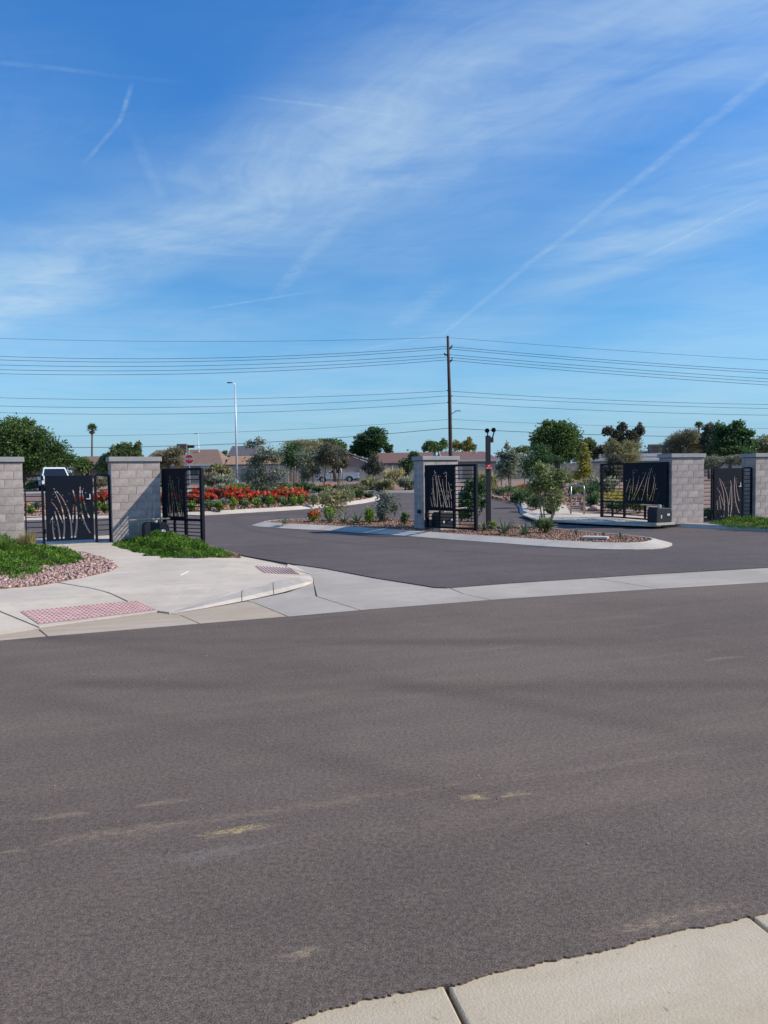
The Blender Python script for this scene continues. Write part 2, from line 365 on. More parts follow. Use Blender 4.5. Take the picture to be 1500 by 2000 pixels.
M['tact'] = simple('red_tactile_paver', (0.64, 0.46, 0.42), 0.8, var=0.10, scale=9, bmp=0.002)
M['tactdark'] = simple('red_tactile_groove', (0.44, 0.22, 0.205), 0.85, var=0.10, scale=9)
M['pinkwalk'] = concrete('pink_ramp_concrete', (0.68, 0.54, 0.47), seed=11)
M['crumb'] = gravelmat('asphalt_crumb', [(0.05, 0.042, 0.036), (0.11, 0.09, 0.075), (0.16, 0.13, 0.105)])
M['pole'] = simple('creosoted_pole', (0.075, 0.040, 0.032), 0.85, var=0.25, scale=1.5)
M['wire'] = simple('wire', (0.035, 0.042, 0.052), 0.6, var=0.05)
M['galv'] = simple('galvanised_steel', (0.62, 0.63, 0.64), 0.45, 0.3, var=0.08)
M['post'] = simple('dark_bronze_post', (0.022, 0.020, 0.025), 0.5, var=0.1)
M['wood'] = simple('lodgepole_stake', (0.34, 0.20, 0.12), 0.85, var=0.25, scale=5)
M['bark'] = simple('bark', (0.13, 0.10, 0.075), 0.9, var=0.3, scale=7, bmp=0.01, bscale=30)
M['barkpale'] = simple('pale_bark', (0.17, 0.14, 0.105), 0.9, var=0.25, scale=7, bmp=0.01, bscale=30)
M['glass'] = simple('dark_glass', (0.015, 0.02, 0.028), 0.08, var=0.05, spec=0.7)
M['tyre'] = simple('tyre_rubber', (0.015, 0.015, 0.016), 0.8, var=0.1)
M['rim'] = simple('alloy_rim', (0.55, 0.55, 0.56), 0.35, 0.8, var=0.05)
M['silver'] = simple('silver_car_paint', (0.66, 0.65, 0.61), 0.3, 0.0, var=0.04)
M['carwhite'] = simple('white_car_paint', (0.80, 0.81, 0.82), 0.25, var=0.02)
M['lamp'] = simple('headlamp_lens', (0.75, 0.77, 0.8), 0.1, var=0.03)
M['taill'] = simple('red_lens', (0.4, 0.02, 0.02), 0.15, var=0.03)
M['trim'] = simple('black_trim', (0.02, 0.02, 0.022), 0.6, var=0.1)

def rock_sheet(name, m, pts, sizes, parent=None, label=None, cat=None):
    """loose stones, one mesh: squashed irregular hexahedra"""
    base = np.array([(-1,-1,-1),(1,-1,-1),(1,1,-1),(-1,1,-1),(-.7,-.7,1),(.7,-.7,1),(.7,.7,1),(-.7,.7,1)], float)*0.5
    fq = np.array([(3,2,1,0),(4,5,6,7),(0,1,5,4),(1,2,6,5),(2,3,7,6),(3,0,4,7)])
    n = len(pts); v = np.repeat(base[None], n, 0) * (1 + rng.uniform(-.3, .3, (n, 8, 3)))
    v *= sizes[:, None, None] * rng.uniform([.8, .6, .4], [1.5, 1.0, .8], (n, 3))[:, None, :]
    a = rng.uniform(0, 6.28, n); t = rng.uniform(-.5, .5, n)
    ct, st_ = np.cos(t)[:, None], np.sin(t)[:, None]
    v = np.stack([v[..., 0]*ct - v[..., 2]*st_, v[..., 1], v[..., 0]*st_ + v[..., 2]*ct], -1)
    ca, sa = np.cos(a)[:, None], np.sin(a)[:, None]
    v = np.stack([v[..., 0]*ca - v[..., 1]*sa, v[..., 0]*sa + v[..., 1]*ca, v[..., 2]], -1) + pts[:, None, :]
    f = (fq[None] + (np.arange(n)*8)[:, None, None]).reshape(-1, 4)
    o = link(name, npmesh(name, v.reshape(-1, 3), f), m, parent)
    return tag(o, label, cat, kind='stuff')
def npmesh(name, v, f):
    me = bpy.data.meshes.new(name); k = f.shape[1]
    me.vertices.add(len(v)); me.vertices.foreach_set('co', np.ascontiguousarray(v, dtype=np.float32).ravel())
    me.loops.add(f.size); me.loops.foreach_set('vertex_index', np.ascontiguousarray(f, dtype=np.int32).ravel())
    me.polygons.add(len(f)); me.polygons.foreach_set('loop_start', np.arange(0, f.size, k, dtype=np.int32))
    me.update(calc_edges=True); return me
def inpoly(p, poly):
    x, y = p; c = False; n = len(poly)
    for i in range(n):
        x1, y1 = poly[i]; x2, y2 = poly[i-1]
        if (y1 > y) != (y2 > y) and x < (x2-x1)*(y-y1)/(y2-y1)+x1: c = not c
    return c
def scatter(poly, n, z=0.0, keep=None):
    xs = [p[0] for p in poly]; ys = [p[1] for p in poly]; out = []
    for _ in range(n*12):
        p = (random.uniform(min(xs), max(xs)), random.uniform(min(ys), max(ys)))
        if inpoly(p, poly) and (keep is None or keep(p)): out.append((p[0], p[1], hz(p[1])+z))
        if len(out) >= n: break
    return np.array(out)
def dens(poly, step):
    out = []
    for i in range(len(poly)):
        a = Vector(poly[i]); b = Vector(poly[(i+1) % len(poly)]); k = max(1, int((b-a).length/step))
        for j in range(k): out.append(tuple(a.lerp(b, j/k)))
    return out
def smooth_poly(poly, it=2, closed=True):
    for _ in range(it):
        q = []; n = len(poly)
        for i in range(n if closed else n-1):
            a, b = Vector(poly[i]), Vector(poly[(i+1) % n]); q += [tuple(a*.75+b*.25), tuple(a*.25+b*.75)]
        if not closed: q = [tuple(poly[0])] + q + [tuple(poly[-1])]
        poly = q
    return poly
def sheet(name, poly, z, m, step=2.0, thick=0.05, parent=None, zf=None, kind='structure', jag=0.0, follow=True):
    """a slab with the outline poly (x,y), lying on the land"""
    poly = dens(poly, step)
    if jag: poly = [(x+random.gauss(0, jag), y+random.gauss(0, jag)) for x, y in poly]
    xs = [p[0] for p in poly]; ys = [p[1] for p in poly]; vs = [Vector(p) for p in poly]; n = len(poly)
    gx = np.arange(min(xs), max(xs), step); gy = np.arange(min(ys), max(ys), step)
    if len(gx)*len(gy) < 20000 and step < 50:
        for x in gx:
            for y in gy:
                if inpoly((x, y), poly): vs.append(Vector((x, y)))
    ov, oe, of, *_ = delaunay_2d_cdt(vs, [(i, (i+1) % n) for i in range(n)], [], 1, 1e-4)
    zz = [(zf(v.x, v.y) if zf else z) + (hz(v.y) if follow else 0) for v in ov]
    bm = bmesh.new(); bv = [bm.verts.new((v.x, v.y, h)) for v, h in zip(ov, zz)]
    for f in of:
        try: bm.faces.new([bv[i] for i in f])
        except ValueError: pass
    bmesh.ops.recalc_face_normals(bm, faces=bm.faces[:])
    if sum(f.normal.z for f in bm.faces) < 0: bmesh.ops.reverse_faces(bm, faces=bm.faces[:])
    if thick:
        ed = [e for e in bm.edges if len(e.link_faces) == 1]
        r = bmesh.ops.extrude_edge_only(bm, edges=ed)
        for v in [x for x in r['geom'] if isinstance(x, bmesh.types.BMVert)]: v.co.z -= thick
        bmesh.ops.recalc_face_normals(bm, faces=bm.faces[:])
    me = bpy.data.meshes.new(name); bm.to_mesh(me); bm.free()
    o = link(name, me, m, parent)
    if kind and parent is None: o['kind'] = kind
    return o

# ------------------------------------------------------------------ ground and roads
gmb = MB(); gxs = [-900, -200, 0, 200, 900]; gys = [-60, 10, 20, 24, 40, 56, 80, 130, 400, 3000]
gmb.add([(x, y, hz(y)-0.09) for y in gys for x in gxs], [(j*5+i, j*5+i+1, (j+1)*5+i+1, (j+1)*5+i) for j in range(9) for i in range(4)])
ground = gmb.build('ground', M['farground']); ground['kind'] = 'structure'
sheet('desert_verge', [(-70, 14), (70, 14), (70, 130), (-70, 130)], -0.045, M['soil'], 4.0, 0)

near_edge = [gp(x, y) for x, y in ((510, 2000), (700, 1957), (870, 1923), (1000, 1893), (1200, 1847), (1400, 1806), (1500, 1780))]
ne = [(p.x, p.y) for p in near_edge]
e = Vector((math.cos(STREET), math.sin(STREET)))
def ext(p, d): return (p[0]+e.x*d, p[1]+e.y*d)
far_px = [(0, 1251), (100, 1242), (200, 1234), (400, 1217), (574, 1203), (720, 1190), (978, 1170), (1250, 1152), (1500, 1137)]
fe = [xy(*p) for p in far_px]
street_poly = [ext(ne[0], -60)] + ne + [ext(ne[-1], 60), ext(fe[-1], 60)] + fe[::-1] + [ext(fe[0], -60)]
# finer jag on the near lip: subdivide it by hand
lp0 = [ext(ne[0], -1.5)] + ne + [ext(ne[-1], 1.5)]; lip = []
for a_, b_ in zip(lp0[:-1], lp0[1:]):
    k_ = max(1, int((Vector(b_)-Vector(a_)).length/0.011)); lip += [tuple(Vector(a_).lerp(Vector(b_), j/k_)) for j in range(k_)]
jl = []; acc = 0
for x, y in lip:
    acc = 0.955*acc + random.gauss(0, 0.0026); w_ = acc + random.gauss(0, 0.0026); jl.append((x - e.y*w_*0.3, y + w_))
street_poly = [ext(ne[0], -60)] + jl + [ext(ne[-1], 60), ext(fe[-1], 60)] + fe[::-1] + [ext(fe[0], -60)]
sheet('street', street_poly, 0.0, M['street'], 3.0, 0.035)

# drive: one asphalt slab past the gates to the loop beyond
tip = [(470, 1084), (550, 1098), (640, 1111), (730, 1128), (850, 1147), (872, 1148)]
up = [(872, 1148), (1000, 1138), (1250, 1122), (1500, 1108)]
tp = [xy(*p) for p in tip]; upw = [xy(*p) for p in up[1:]]
drive_poly = [(-34, 15), (-14, 16.0), (-8.0, 19.0), xy(330, 1062)] + tp + upw + [ext(upw[-1], 30), (60, 60), (40, 57), (-45, 57), (-45, 24)]
sheet('drive', drive_poly, 0.004, M['drive'], 2.0, 0.03)
# far street beyond the planting
sheet('far_street', [(-260, 92), (260, 92), (260, 103), (-260, 103)], 0.0, M['drive'], 8.0, 0.05)

# concrete in front of the near lip
d_n = Vector((e.y, -e.x))
def off(p, k, s=0.0): return (p[0]+d_n.x*k+e.x*s, p[1]+d_n.y*k+e.y*s)
j1, j2 = xy(872, 1922), xy(1466, 1786)
gpar = sheet('near_gutter', [off(ext(ne[0], -30), -0.3), off(ext(ne[-1], 30), -0.3), off(ext(ne[-1], 30), 2.0), off(ext(ne[0], -30), 2.0)], -0.045, M['mortar'], 4.0, 0.02)
L12 = (Vector(j2)-Vector(j1)).length; s0 = j1
for k in range(-8, 12):
    a = ext(j1, k*L12 + 0.008); b = ext(j1, (k+1)*L12 - 0.008)
    sl = sheet('gutter_slab', [off(a, -0.25, 0.02), off(b, -0.25, 0.02), off(b, 0.62, -0.05), off(a, 0.62, -0.05)], -0.008, M['near'], 0.5, 0.05, parent=gpar)
    bv = sl.modifiers.new('bevel', 'BEVEL'); bv.width = 0.008; bv.segments = 2; bv.limit_method = 'ANGLE'

# valley gutter and apron, cut at its joints
T = [(-160, 1258), (0, 1238), (75, 1227), (150, 1217), (310, 1196), (330, 1198)]
gut = sheet('valley_gutter', [xy(-160, 1255), xy(330, 1196), xy(470, 1150), xy(610, 1115), xy(560, 1101), xy(640, 1113), xy(850, 1149), xy(1500, 1110), ext(xy(1500, 1110), 25), ext(fe[-1], 25)] + [off(p, -0.06) for p in fe[::-1]] + [xy(-160, 1262)], -0.045, M['mortar'], 2.0, 0.02)
def gslab(pts, m): return sheet('gutter_slab', [xy(*p) for p in pts], -0.012, m, 0.6, 0.03, parent=gut)
gslab([(-300, 1285), (-300, 1272), (0, 1238), (73, 1227), (97, 1246), (0, 1255)], M['gutter_tan'])
gslab([(77, 1226), (150, 1216), (310, 1195), (330, 1197), (352, 1200), (399, 1221), (200, 1238), (101, 1246)], M['gutter_tan'])
gslab([(334, 1197), (400, 1187), (480, 1173), (494, 1175), (572, 1207), (403, 1221), (355, 1200)], M['gutter_tan'])
gslab([(482, 1172), (560, 1156), (612, 1138), (616, 1163), (716, 1194), (576, 1207), (497, 1175)], M['gutter'])
gslab([(613, 1137), (613, 1128), (575, 1107), (560, 1102), (640, 1107), (850, 1145), (872, 1145), (903, 1158), (975, 1174), (719, 1194), (620, 1163)], M['gutter'])
gslab([(876, 1145), (1000, 1135), (1148, 1126), (1309, 1152), (979, 1174), (906, 1158)], M['gutter'])
q0, q1 = xy(1152, 1126), xy(1312, 1152)
gw = sheet('gutter_slab', [q0, xy(1500, 1106), ext(xy(1500, 1106), 1.2), ext(off(fe[-1], 0.15), 0.9), off(fe[-1], 0.15), q1], -0.012, M['gutter'], 0.6, 0.03, parent=gut)
aa, bb2 = ext(xy(1500, 1106), 1.22), ext(off(fe[-1], 0.15), 0.92)
for k in range(5): sheet('gutter_slab', [ext(aa, k*3), ext(aa, k*3+2.98), ext(bb2, k*3+2.98), ext(bb2, k*3)], -0.012, M['gutter'], 1.0, 0.03, parent=gut)

# left corner sidewalk with its two ramps
WZ = 0.12
kt = [(330, 1197), (400, 1175), (480, 1153), (550, 1136), (588, 1130), (611, 1133.5)]          # kerb top line in view
kz = [0.0, 0.05, 0.09, 0.105, 0.085, 0.03]
ktw = [gp(x, y, z) for (x, y), z in zip(kt, kz)]
flush = [xy(-300, 1272), xy(0, 1237), xy(75, 1226), xy(310, 1195), xy(330, 1197)]
ramp2 = [xy(600, 1121), xy(580, 1108), xy(560, 1101), xy(473, 1083)]
def corner_z(x, y):
    # flush along the two dropped kerbs, rising to the full height one slab back
    def seg(p, a, b):
        a, b, p = Vector(a), Vector(b), Vector(p); t = max(0, min(1, (p-a).dot(b-a)/(b-a).length_squared)); return (p-(a+(b-a)*t)).length
    d1 = min(seg((x, y), flush[i], flush[i+1]) for i in range(4)); d2 = min(seg((x, y), ramp2[i], ramp2[i+1]) for i in range(3))
    dk, zk = min(((Vector((x, y))-ktw[i].xy).length, kz[i]) for i in range(len(kz)))
    d1 -= 0.0
    z = WZ*min(1.0, min(d1, d2)/1.3)
    for i in range(len(kz)-1):
        a, b = ktw[i].xy, ktw[i+1].xy; p = Vector((x, y)); t = max(0, min(1, (p-a).dot(b-a)/(b-a).length_squared))
        dd = (p-(a+(b-a)*t)).length
        if dd < 1.0: w = (1-dd)**2; z = z*(1-w) + w*(kz[i]*(1-t)+kz[i+1]*t)
    return z + 0.002
side = sheet('sidewalk', [xy(-300, 1268), xy(0, 1236), xy(310, 1194), (ktw[2].x, ktw[2].y+0.1), (ktw[4].x-0.1, ktw[4].y+0.15), xy(560, 1103), xy(474, 1088), xy(380, 1075), xy(300, 1045), (-9.5, 21), (-14, 17)], -0.02, M['mortar'], 0.5, 0.03, zf=lambda x, y: corner_z(x, y)-0.012)
def slab(pts): return sheet('slab', pts, 0, M['walk'], 0.35, 0.16, parent=side, zf=corner_z)
X = lambda *p: [xy(a, b, 0.06) for a, b in p]
slab([xy(-300, 1272)] + [xy(0, 1237), xy(73, 1226)] + X((0, 1200), (-300, 1160)))
slab([xy(77, 1225), xy(150, 1215), xy(308, 1194)] + X((262, 1180), (180, 1158), (95, 1143), (0, 1152), (-300, 1158), (0, 1198)))
mid_top = [(p.x, p.y) for p in ktw]
slab([xy(312, 1194.5)] + mid_top + [xy(600, 1121)] + X((557, 1103), (530, 1094), (470, 1083), (400, 1077), (330, 1069), (300, 1045), (90, 1056), (60, 1068), (98, 1078), (165, 1083), (205, 1097), (225, 1110), (205, 1122), (100, 1142), (183, 1157), (265, 1179)))
slab([xy(603, 1120.5), xy(580, 1107), xy(562, 1101.5)] + X((560, 1103)))
# kerb between the ramps
kb = MB(); kf = MB(); kl = MB(); n = len(ktw)
bot = [gp(x, y, -0.008) for x, y in ((331, 1199), (400, 1188), (480, 1173), (552, 1157), (597, 1144.5), (612, 1136.5))]
for i in range(n-1):
    a0, a1, b0, b1 = ktw[i], ktw[i+1], bot[i], bot[i+1]; dz = Vector((0, 0, 0.004))
    m0, m1 = a0.lerp(b0, 0.62) + Vector((0, 0, 0.004 if i else 0)), a1.lerp(b1, 0.62) + Vector((0, 0, 0.004))
    bk0, bk1 = a0 + Vector((-0.05, 0.14, 0.004)), a1 + Vector((-0.05, 0.14, 0.004))
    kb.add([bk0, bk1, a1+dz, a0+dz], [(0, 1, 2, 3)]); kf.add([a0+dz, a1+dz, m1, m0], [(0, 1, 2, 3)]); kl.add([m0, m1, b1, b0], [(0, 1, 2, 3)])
nose = [ktw[-1], bot[-1], gp(612, 1130, 0.0), gp(603, 1122, 0.0)]
kf.add(nose, [(0, 1, 2), (0, 2, 3)])
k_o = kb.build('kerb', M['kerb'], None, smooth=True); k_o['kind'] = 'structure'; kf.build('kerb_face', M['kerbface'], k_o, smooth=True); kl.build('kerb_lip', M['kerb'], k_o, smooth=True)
for i, t_ in ((2, 0.75), (1, 0.9)):
    a0 = ktw[i].lerp(ktw[i+1], t_); b0 = bot[i].lerp(bot[i+1], t_); mm = a0.lerp(b0, 0.62) + Vector((0, 0, 0.006))
    kb = MB(); kb.tube([a0+Vector((0, 0.1, 0.004)), a0+Vector((0, 0, 0.004)), mm, b0], 0.006, 5); kb.build('joint_line', M['bark'], k_o)

# tactile pavers with their domes
def tactile(name, corners, label, domes, rows, cols):
    p = [gp(x, y, 0.0) for x, y in corners]
    t = thing(name, label, 'tactile paving', (0, 0, 0))
    mb = MB()
    def pt(u, v): 
        q = p[0].lerp(p[1], u).lerp(p[3].lerp(p[2], u), v); return Vector((q.x, q.y, corner_z(q.x, q.y)+0.007))
    N = 8
    vs = [pt(i/N, j/N) for j in range(N+1) for i in range(N+1)]
    mb.add(vs, [(j*(N+1)+i, j*(N+1)+i+1, (j+1)*(N+1)+i+1, (j+1)*(N+1)+i) for j in range(N) for i in range(N)])
    mb.build('plate', M['tact'] if domes else M['pinkwalk'], t)
    if domes:
        db = MB(); 
        for i in range(cols):
            for j in range(rows):
                c = pt((i+.5)/cols, (j+.5)/rows); r = 0.025
                vs = [c + Vector((math.cos(a)*r, math.sin(a)*r, 0)) for a in np.arange(6)*1.047] + [c + Vector((math.cos(a)*r*.6, math.sin(a)*r*.6, 0.009)) for a in np.arange(6)*1.047]
                db.add(vs, [(k, (k+1) % 6, 6+(k+1) % 6, 6+k) for k in range(6)] + [(6, 7, 8, 9, 10, 11)])
        tag(db.build('domes', M['tactdark'], t), kind='stuff')
    else:
        for i in range(cols):
            a, b = pt((i+.5)/cols, 0), pt((i+.5)/cols, 1); rb = MB(); d = (b-a); w = Vector((d.y, -d.x, 0)).normalized()*0.007; h = Vector((0, 0, 0.008))
            rb.add([a-w, a+w, b+w, b-w, a-w*.6+h, a+w*.6+h, b+w*.6+h, b-w*.6+h], [(4, 5, 6, 7), (0, 1, 5, 4), (1, 2, 6, 5), (2, 3, 7, 6), (3, 0, 4, 7)]); rb.build('rib', M['tactdark'], t)
tactile('tactile_paving', [(40, 1207), (268, 1183), (306, 1193), (76, 1222)], 'red domed tactile panel at the ramp down to the front street', True, 8, 26)
tactile('tactile_paving', [(498, 1114), (567, 1112), (587, 1126), (516, 1128)], 'small ribbed red tactile panel at the ramp beside the kerb nose', False, 0, 11)
pl = MB(); pl.box(gp(360, 1120, WZ)+Vector((0, 0, 0.004)), (0.02, 0.55, 0.008)); pl.build('joint_filler', M['white'], side)

# kerbs that ring planting beds
def kerb_ring(poly_px, zk, width, name='kerb', seg=3.0, closed=True, z0=0.0, world=None, slope=0.10):
    pts = world if world else [xy(a, b) for a, b in poly_px]
    pts = dens(pts, 0.4) if closed else dens(pts, 0.4)
    n = len(pts)
    area = sum(pts[i-1][0]*pts[i][1]-pts[i][0]*pts[i-1][1] for i in range(n))
    sgn = 1 if area > 0 else -1
    nrm = []
    for i in range(n):
        a, b = Vector(pts[i-3]), Vector(pts[(i+3) % n]); d = (b-a).normalized(); nrm.append(Vector((-d.y, d.x))*sgn)
    prof = [(0.0, -0.03), (0.0, 0.02), (slope, zk*0.92), (slope+0.03, zk), (width, zk), (width, -0.03)]
    def ringpt(i, k, shrink=0.0):
        o, h = prof[k]; q = Vector(pts[i % n]) + nrm[i % n]*(o+shrink); return (q.x, q.y, hz(q.y)+h-shrink+z0)
    bed = MB(); idx = list(range(0, n+1))
    vs = [ringpt(i, k, 0.006) for i in idx for k in range(6)]
    bed.add(vs, [(i*6+k, (i+1)*6+k, (i+1)*6+k+1, i*6+k+1) for i in range(n) for k in range(5)])
    par = bed.build(name, M['mortar']); par['kind'] = 'structure'
    step = max(2, int(seg/0.4)); i = 0
    while i < n:
        j = min(n, i+step); mb = MB(); vs = []
        for q in range(i, j+1):
            for k in range(6):
                v = Vector(ringpt(q, k)); 
                if q == j: v = v.lerp(Vector(ringpt(q-1, k)), 0.025)
                vs.append(v)
        m_ = j-i
        mb.add(vs, [(a*6+k, (a+1)*6+k, (a+1)*6+k+1, a*6+k+1) for a in range(m_) for k in range(5)] + [tuple(range(6)), tuple(m_*6+k for k in range(6))])
        mb.build('kerb_segment', M['kerb'], par, smooth=False); i = j
    inner = [tuple(Vector(pts[i]) + nrm[i]*(width-0.01)) for i in range(0, n)]
    return par, inner

# --- centre island
isl_px = [(487, 1028), (560, 1033.5), (640, 1037), (720, 1042), (820, 1050), (900, 1056.5), (980, 1062), (1070, 1069), (1180, 1074.5), (1260, 1074.5), (1300, 1071), (1317, 1064), (1300, 1058.5), (1240, 1052), (1150, 1044), (1050, 1033), (950, 1027), (860, 1022), (760, 1018), (640, 1017), (540, 1019.5), (500, 1024)]
isl = smooth_poly([xy(*p) for p in isl_px], 1)
_, isl_in = kerb_ring(None, 0.13, 0.46, world=isl, slope=0.38)
o = sheet('island_bed', isl_in, 0.10, M['bed'], 0.8, 0.1)
pts = scatter(isl_in, 8500, 0.110)
rock_sheet('island_gravel', M['stones2'], pts, rng.uniform(0.02, 0.052, len(pts)), None, 'reddish brown gravel spread over the centre island bed', 'gravel')

# --- flower bed beyond
bed_px = [(-260, 1024), (0, 1018), (200, 1013), (330, 1010), (402, 1007), (480, 1002), (560, 997.5), (640, 991), (700, 985), (738, 978), (748, 972), (735, 967), (690, 965.5), (600, 965), (420, 966), (200, 969), (-260, 976)]
bedp = smooth_poly([xy(*p) for p in bed_px], 1)
_, bed_in = kerb_ring(None, 0.15, 0.32, world=bedp, slope=0.24)
sheet('flower_bed', bed_in, 0.12, M['bed'], 1.5, 0.1)
pts = scatter(bed_in, 5200, 0.135, keep=lambda p: p[1] < 40)
rock_sheet('bed_gravel', M['stones2'], pts, rng.uniform(0.05, 0.14, len(pts)), None, 'brown gravel mulch between the shrubs of the red flower bed', 'gravel')

# --- far verge behind the loop
vp = [xy(-300, 968), xy(0, 965), xy(300, 962), xy(560, 961), xy(700, 963), xy(810, 963), xy(960, 966)]
verge_poly = vp + [(vp[-1][0]+2, 90), (-70, 90), (-70, vp[0][1]-3)]
_, verge_in = kerb_ring(None, 0.15, 0.30, world=verge_poly, slope=0.1)
sheet('far_verge', verge_in, 0.11, M['soil'], 3.0, 0.1)

# --- right side: kerb return, path and planting
r_px = [(955, 974), (985, 975.5), (1006, 982), (1014, 993), (1016, 1003), (1043, 1016), (1090, 1020), (1180, 1024.5), (1260, 1028.5), (1310, 1029.5), (1400, 1034), (1500, 1039), (1600, 1043)]
rw = [xy(*p) for p in r_px]
right_poly = rw + [ext(rw[-1], 12), (60, 40), (60, 90), (rw[0][0]+4, 90)]
_, right_in = kerb_ring(None, 0.13, 0.34, world=right_poly, slope=0.10)
sheet('right_verge', right_in, 0.10, M['soil'], 2.0, 0.1)
rwalk = sheet('right_path', [xy(1037, 999, .13), xy(1020, 1004, .13), xy(1048, 1014, .13), xy(1180, 1021, .13), xy(1290, 1025, .13), xy(1300, 1012, .13), xy(1215, 1005, .13), xy(1150, 1003, .13), xy(1112, 998, .13), xy(1104, 985, .13), xy(1075, 972, .13), xy(1058, 972, .13), xy(1068, 987, .13)], 0.118, M['walk'], 1.0, 0.05)
pts = scatter([xy(1140, 1002), xy(1180, 1004), xy(1200, 990), xy(1180, 984), xy(1140, 990)], 60, 0.15)
rock_sheet('boulder_edge', M['stones'], pts, rng.uniform(0.15, 0.34, len(pts)), None, 'pink rubble stones beside the steel rack on the right', 'stones')
pts = scatter([xy(950, 972), xy(1040, 995), xy(1130, 990), xy(1260, 996), xy(1200, 960), xy(950, 955)], 2600, 0.115)
rock_sheet('right_gravel', M['stones2'], pts, rng.uniform(0.06, 0.16, len(pts)), None, 'brown gravel between the shrubs on the right verge', 'gravel')

# --- left gravel corner
lg = [(-14, 13.3)] + [xy(a, b, .12) for a, b in ((0, 1151), (80, 1144), (160, 1129), (213, 1117), (229, 1109), (222, 1099), (196, 1089), (160, 1081), (95, 1072), (60, 1062), (0, 1050))] + [(-14, 18.0)]
sheet('corner_bed', lg, WZ+0.012, M['bed'], 0.8, 0.1, follow=False)
pts = scatter(lg, 9500, WZ+0.02, keep=lambda p: p[0] > -10)
rock_sheet('corner_gravel', M['stones'], pts, rng.uniform(0.022, 0.058, len(pts)), None, 'pink crushed gravel in the rounded corner by the left sidewalk', 'gravel')
pg = [xy(a, b, .12) for a, b in ((225, 1060), (300, 1083), (400, 1087), (470, 1083.5), (400, 1063), (330, 1045))]
sheet('gate_bed', pg, WZ+0.012, M['bed'], 0.8, 0.1, follow=False)

# loose grit on the street
pts = scatter([(-4, 2.6), (4, 3.6), (6, 11), (-6, 8)], 260, 0.003)
rock_sheet('street_grit', M['stones'], pts, rng.uniform(0.003, 0.009, len(pts)), None, 'tiny loose stones scattered on the front street', 'grit')


crumb = []
for _ in range(90):
    x_, y_ = random.choice(jl); k_ = abs(random.gauss(0, 0.014)); crumb.append((x_+d_n.x*k_+random.uniform(-.01, .01), y_+d_n.y*k_, -0.012))
crumb = np.array(crumb); rock_sheet('asphalt_crumbs', M['crumb'], crumb, rng.uniform(0.002, 0.0085, len(crumb)), None, 'broken asphalt crumbs along the near street edge', 'crumbs')

# ------------------------------------------------------------------ block pillars
BH, PW, PD = 0.203, 1.2, 0.6
_blk = {}
def block_mesh(w, d):
    k = (round(w, 3), round(d, 3))
    if k not in _blk:
        mb = MB(); mb.box((0, 0, 0), (w-0.007, d, BH-0.007), ch=0.003)
        me = bpy.data.meshes.new('block'); me.from_pydata(mb.v, [], mb.f); me.materials.append(M['block']); _blk[k] = me
    return _blk[k]
def pillar(front_centre, D, label, courses=10):
    """front_centre: middle of the front face at its foot; D: how far the front is turned to the right"""
    t = thing('block_pillar', label, 'pillar', front_centre, D, 'block pillars of the entrance')
    mb = MB(); mb.box((0, PD/2, courses*BH/2), (PW-0.014, PD-0.014, courses*BH)); mb.build('mortar_core', M['mortar'], t)
    for c in range(courses):
        z = (c+0.5)*BH
        rows = [0.4, 0.4, 0.4] if c % 2 else [0.2, 0.4, 0.4, 0.2]
        for back in (0, 1):
            x = -PW/2
            for w in rows:
                o = bpy.data.objects.new('block', block_mesh(w, 0.19)); C.objects.link(o); o.parent = t
                o.location = (x+w/2, (0.095 if not back else PD-0.095) + random.uniform(-.003, .002)*(1 if not back else -1), z + random.uniform(-.0015, .0015)); x += w
                o.rotation_euler = (random.uniform(-.006, .006), 0, random.uniform(-.012, .012))
        for sx in (-1, 1):
            o = bpy.data.objects.new('block', block_mesh(0.19, PD-0.38-0.012)); C.objects.link(o); o.parent = t
            o.location = (sx*(PW/2-0.095+random.uniform(-.002, .002)), PD/2, z)
    mb = MB(); mb.box((0, PD/2, courses*BH+0.075), (PW+0.09, PD+0.09, 0.12), ch=0.008); mb.build('cap', M['cap'], t)
    mb = MB(); mb.box((0, PD/2, courses*BH+0.006), (PW-0.03, PD-0.03, 0.018)); mb.build('cap_shadow_gap', M['iron'], t)  # black strip painted in as the shadow gap under the cap
    return t
DL, DC, DR = R(26), R(26), R(18)
def wdir(D): return Vector((math.cos(D), math.sin(D), 0))
def ndir(D): return Vector((-math.sin(D), math.cos(D), 0))      # into the pillar
PL = gp(269, 1057, 0.12); PC = gp(862, 1031, 0.12); PR = gp(1343, 1022, 0.12)
for q in (PL, PC, PR): q.z = 0.10
PLL = PL - wdir(DL)*(PW+2.0); PRR = PR + wdir(DR)*(PW+2.0)
pillar(PL, DL, 'grey block pillar with a diagonal gate shadow, beside the left walk gate')
pillar(PLL, DL, 'grey block pillar cut off by the left edge, beside the left walk gate')
pillar(PC, DC, 'grey block pillar standing on the centre island behind an open gate leaf')
pillar(PR, DR, 'fully sunlit grey block pillar between the right drive gate and right walk gate')
pillar(PRR, DR, 'grey block pillar cut off by the right edge of view')

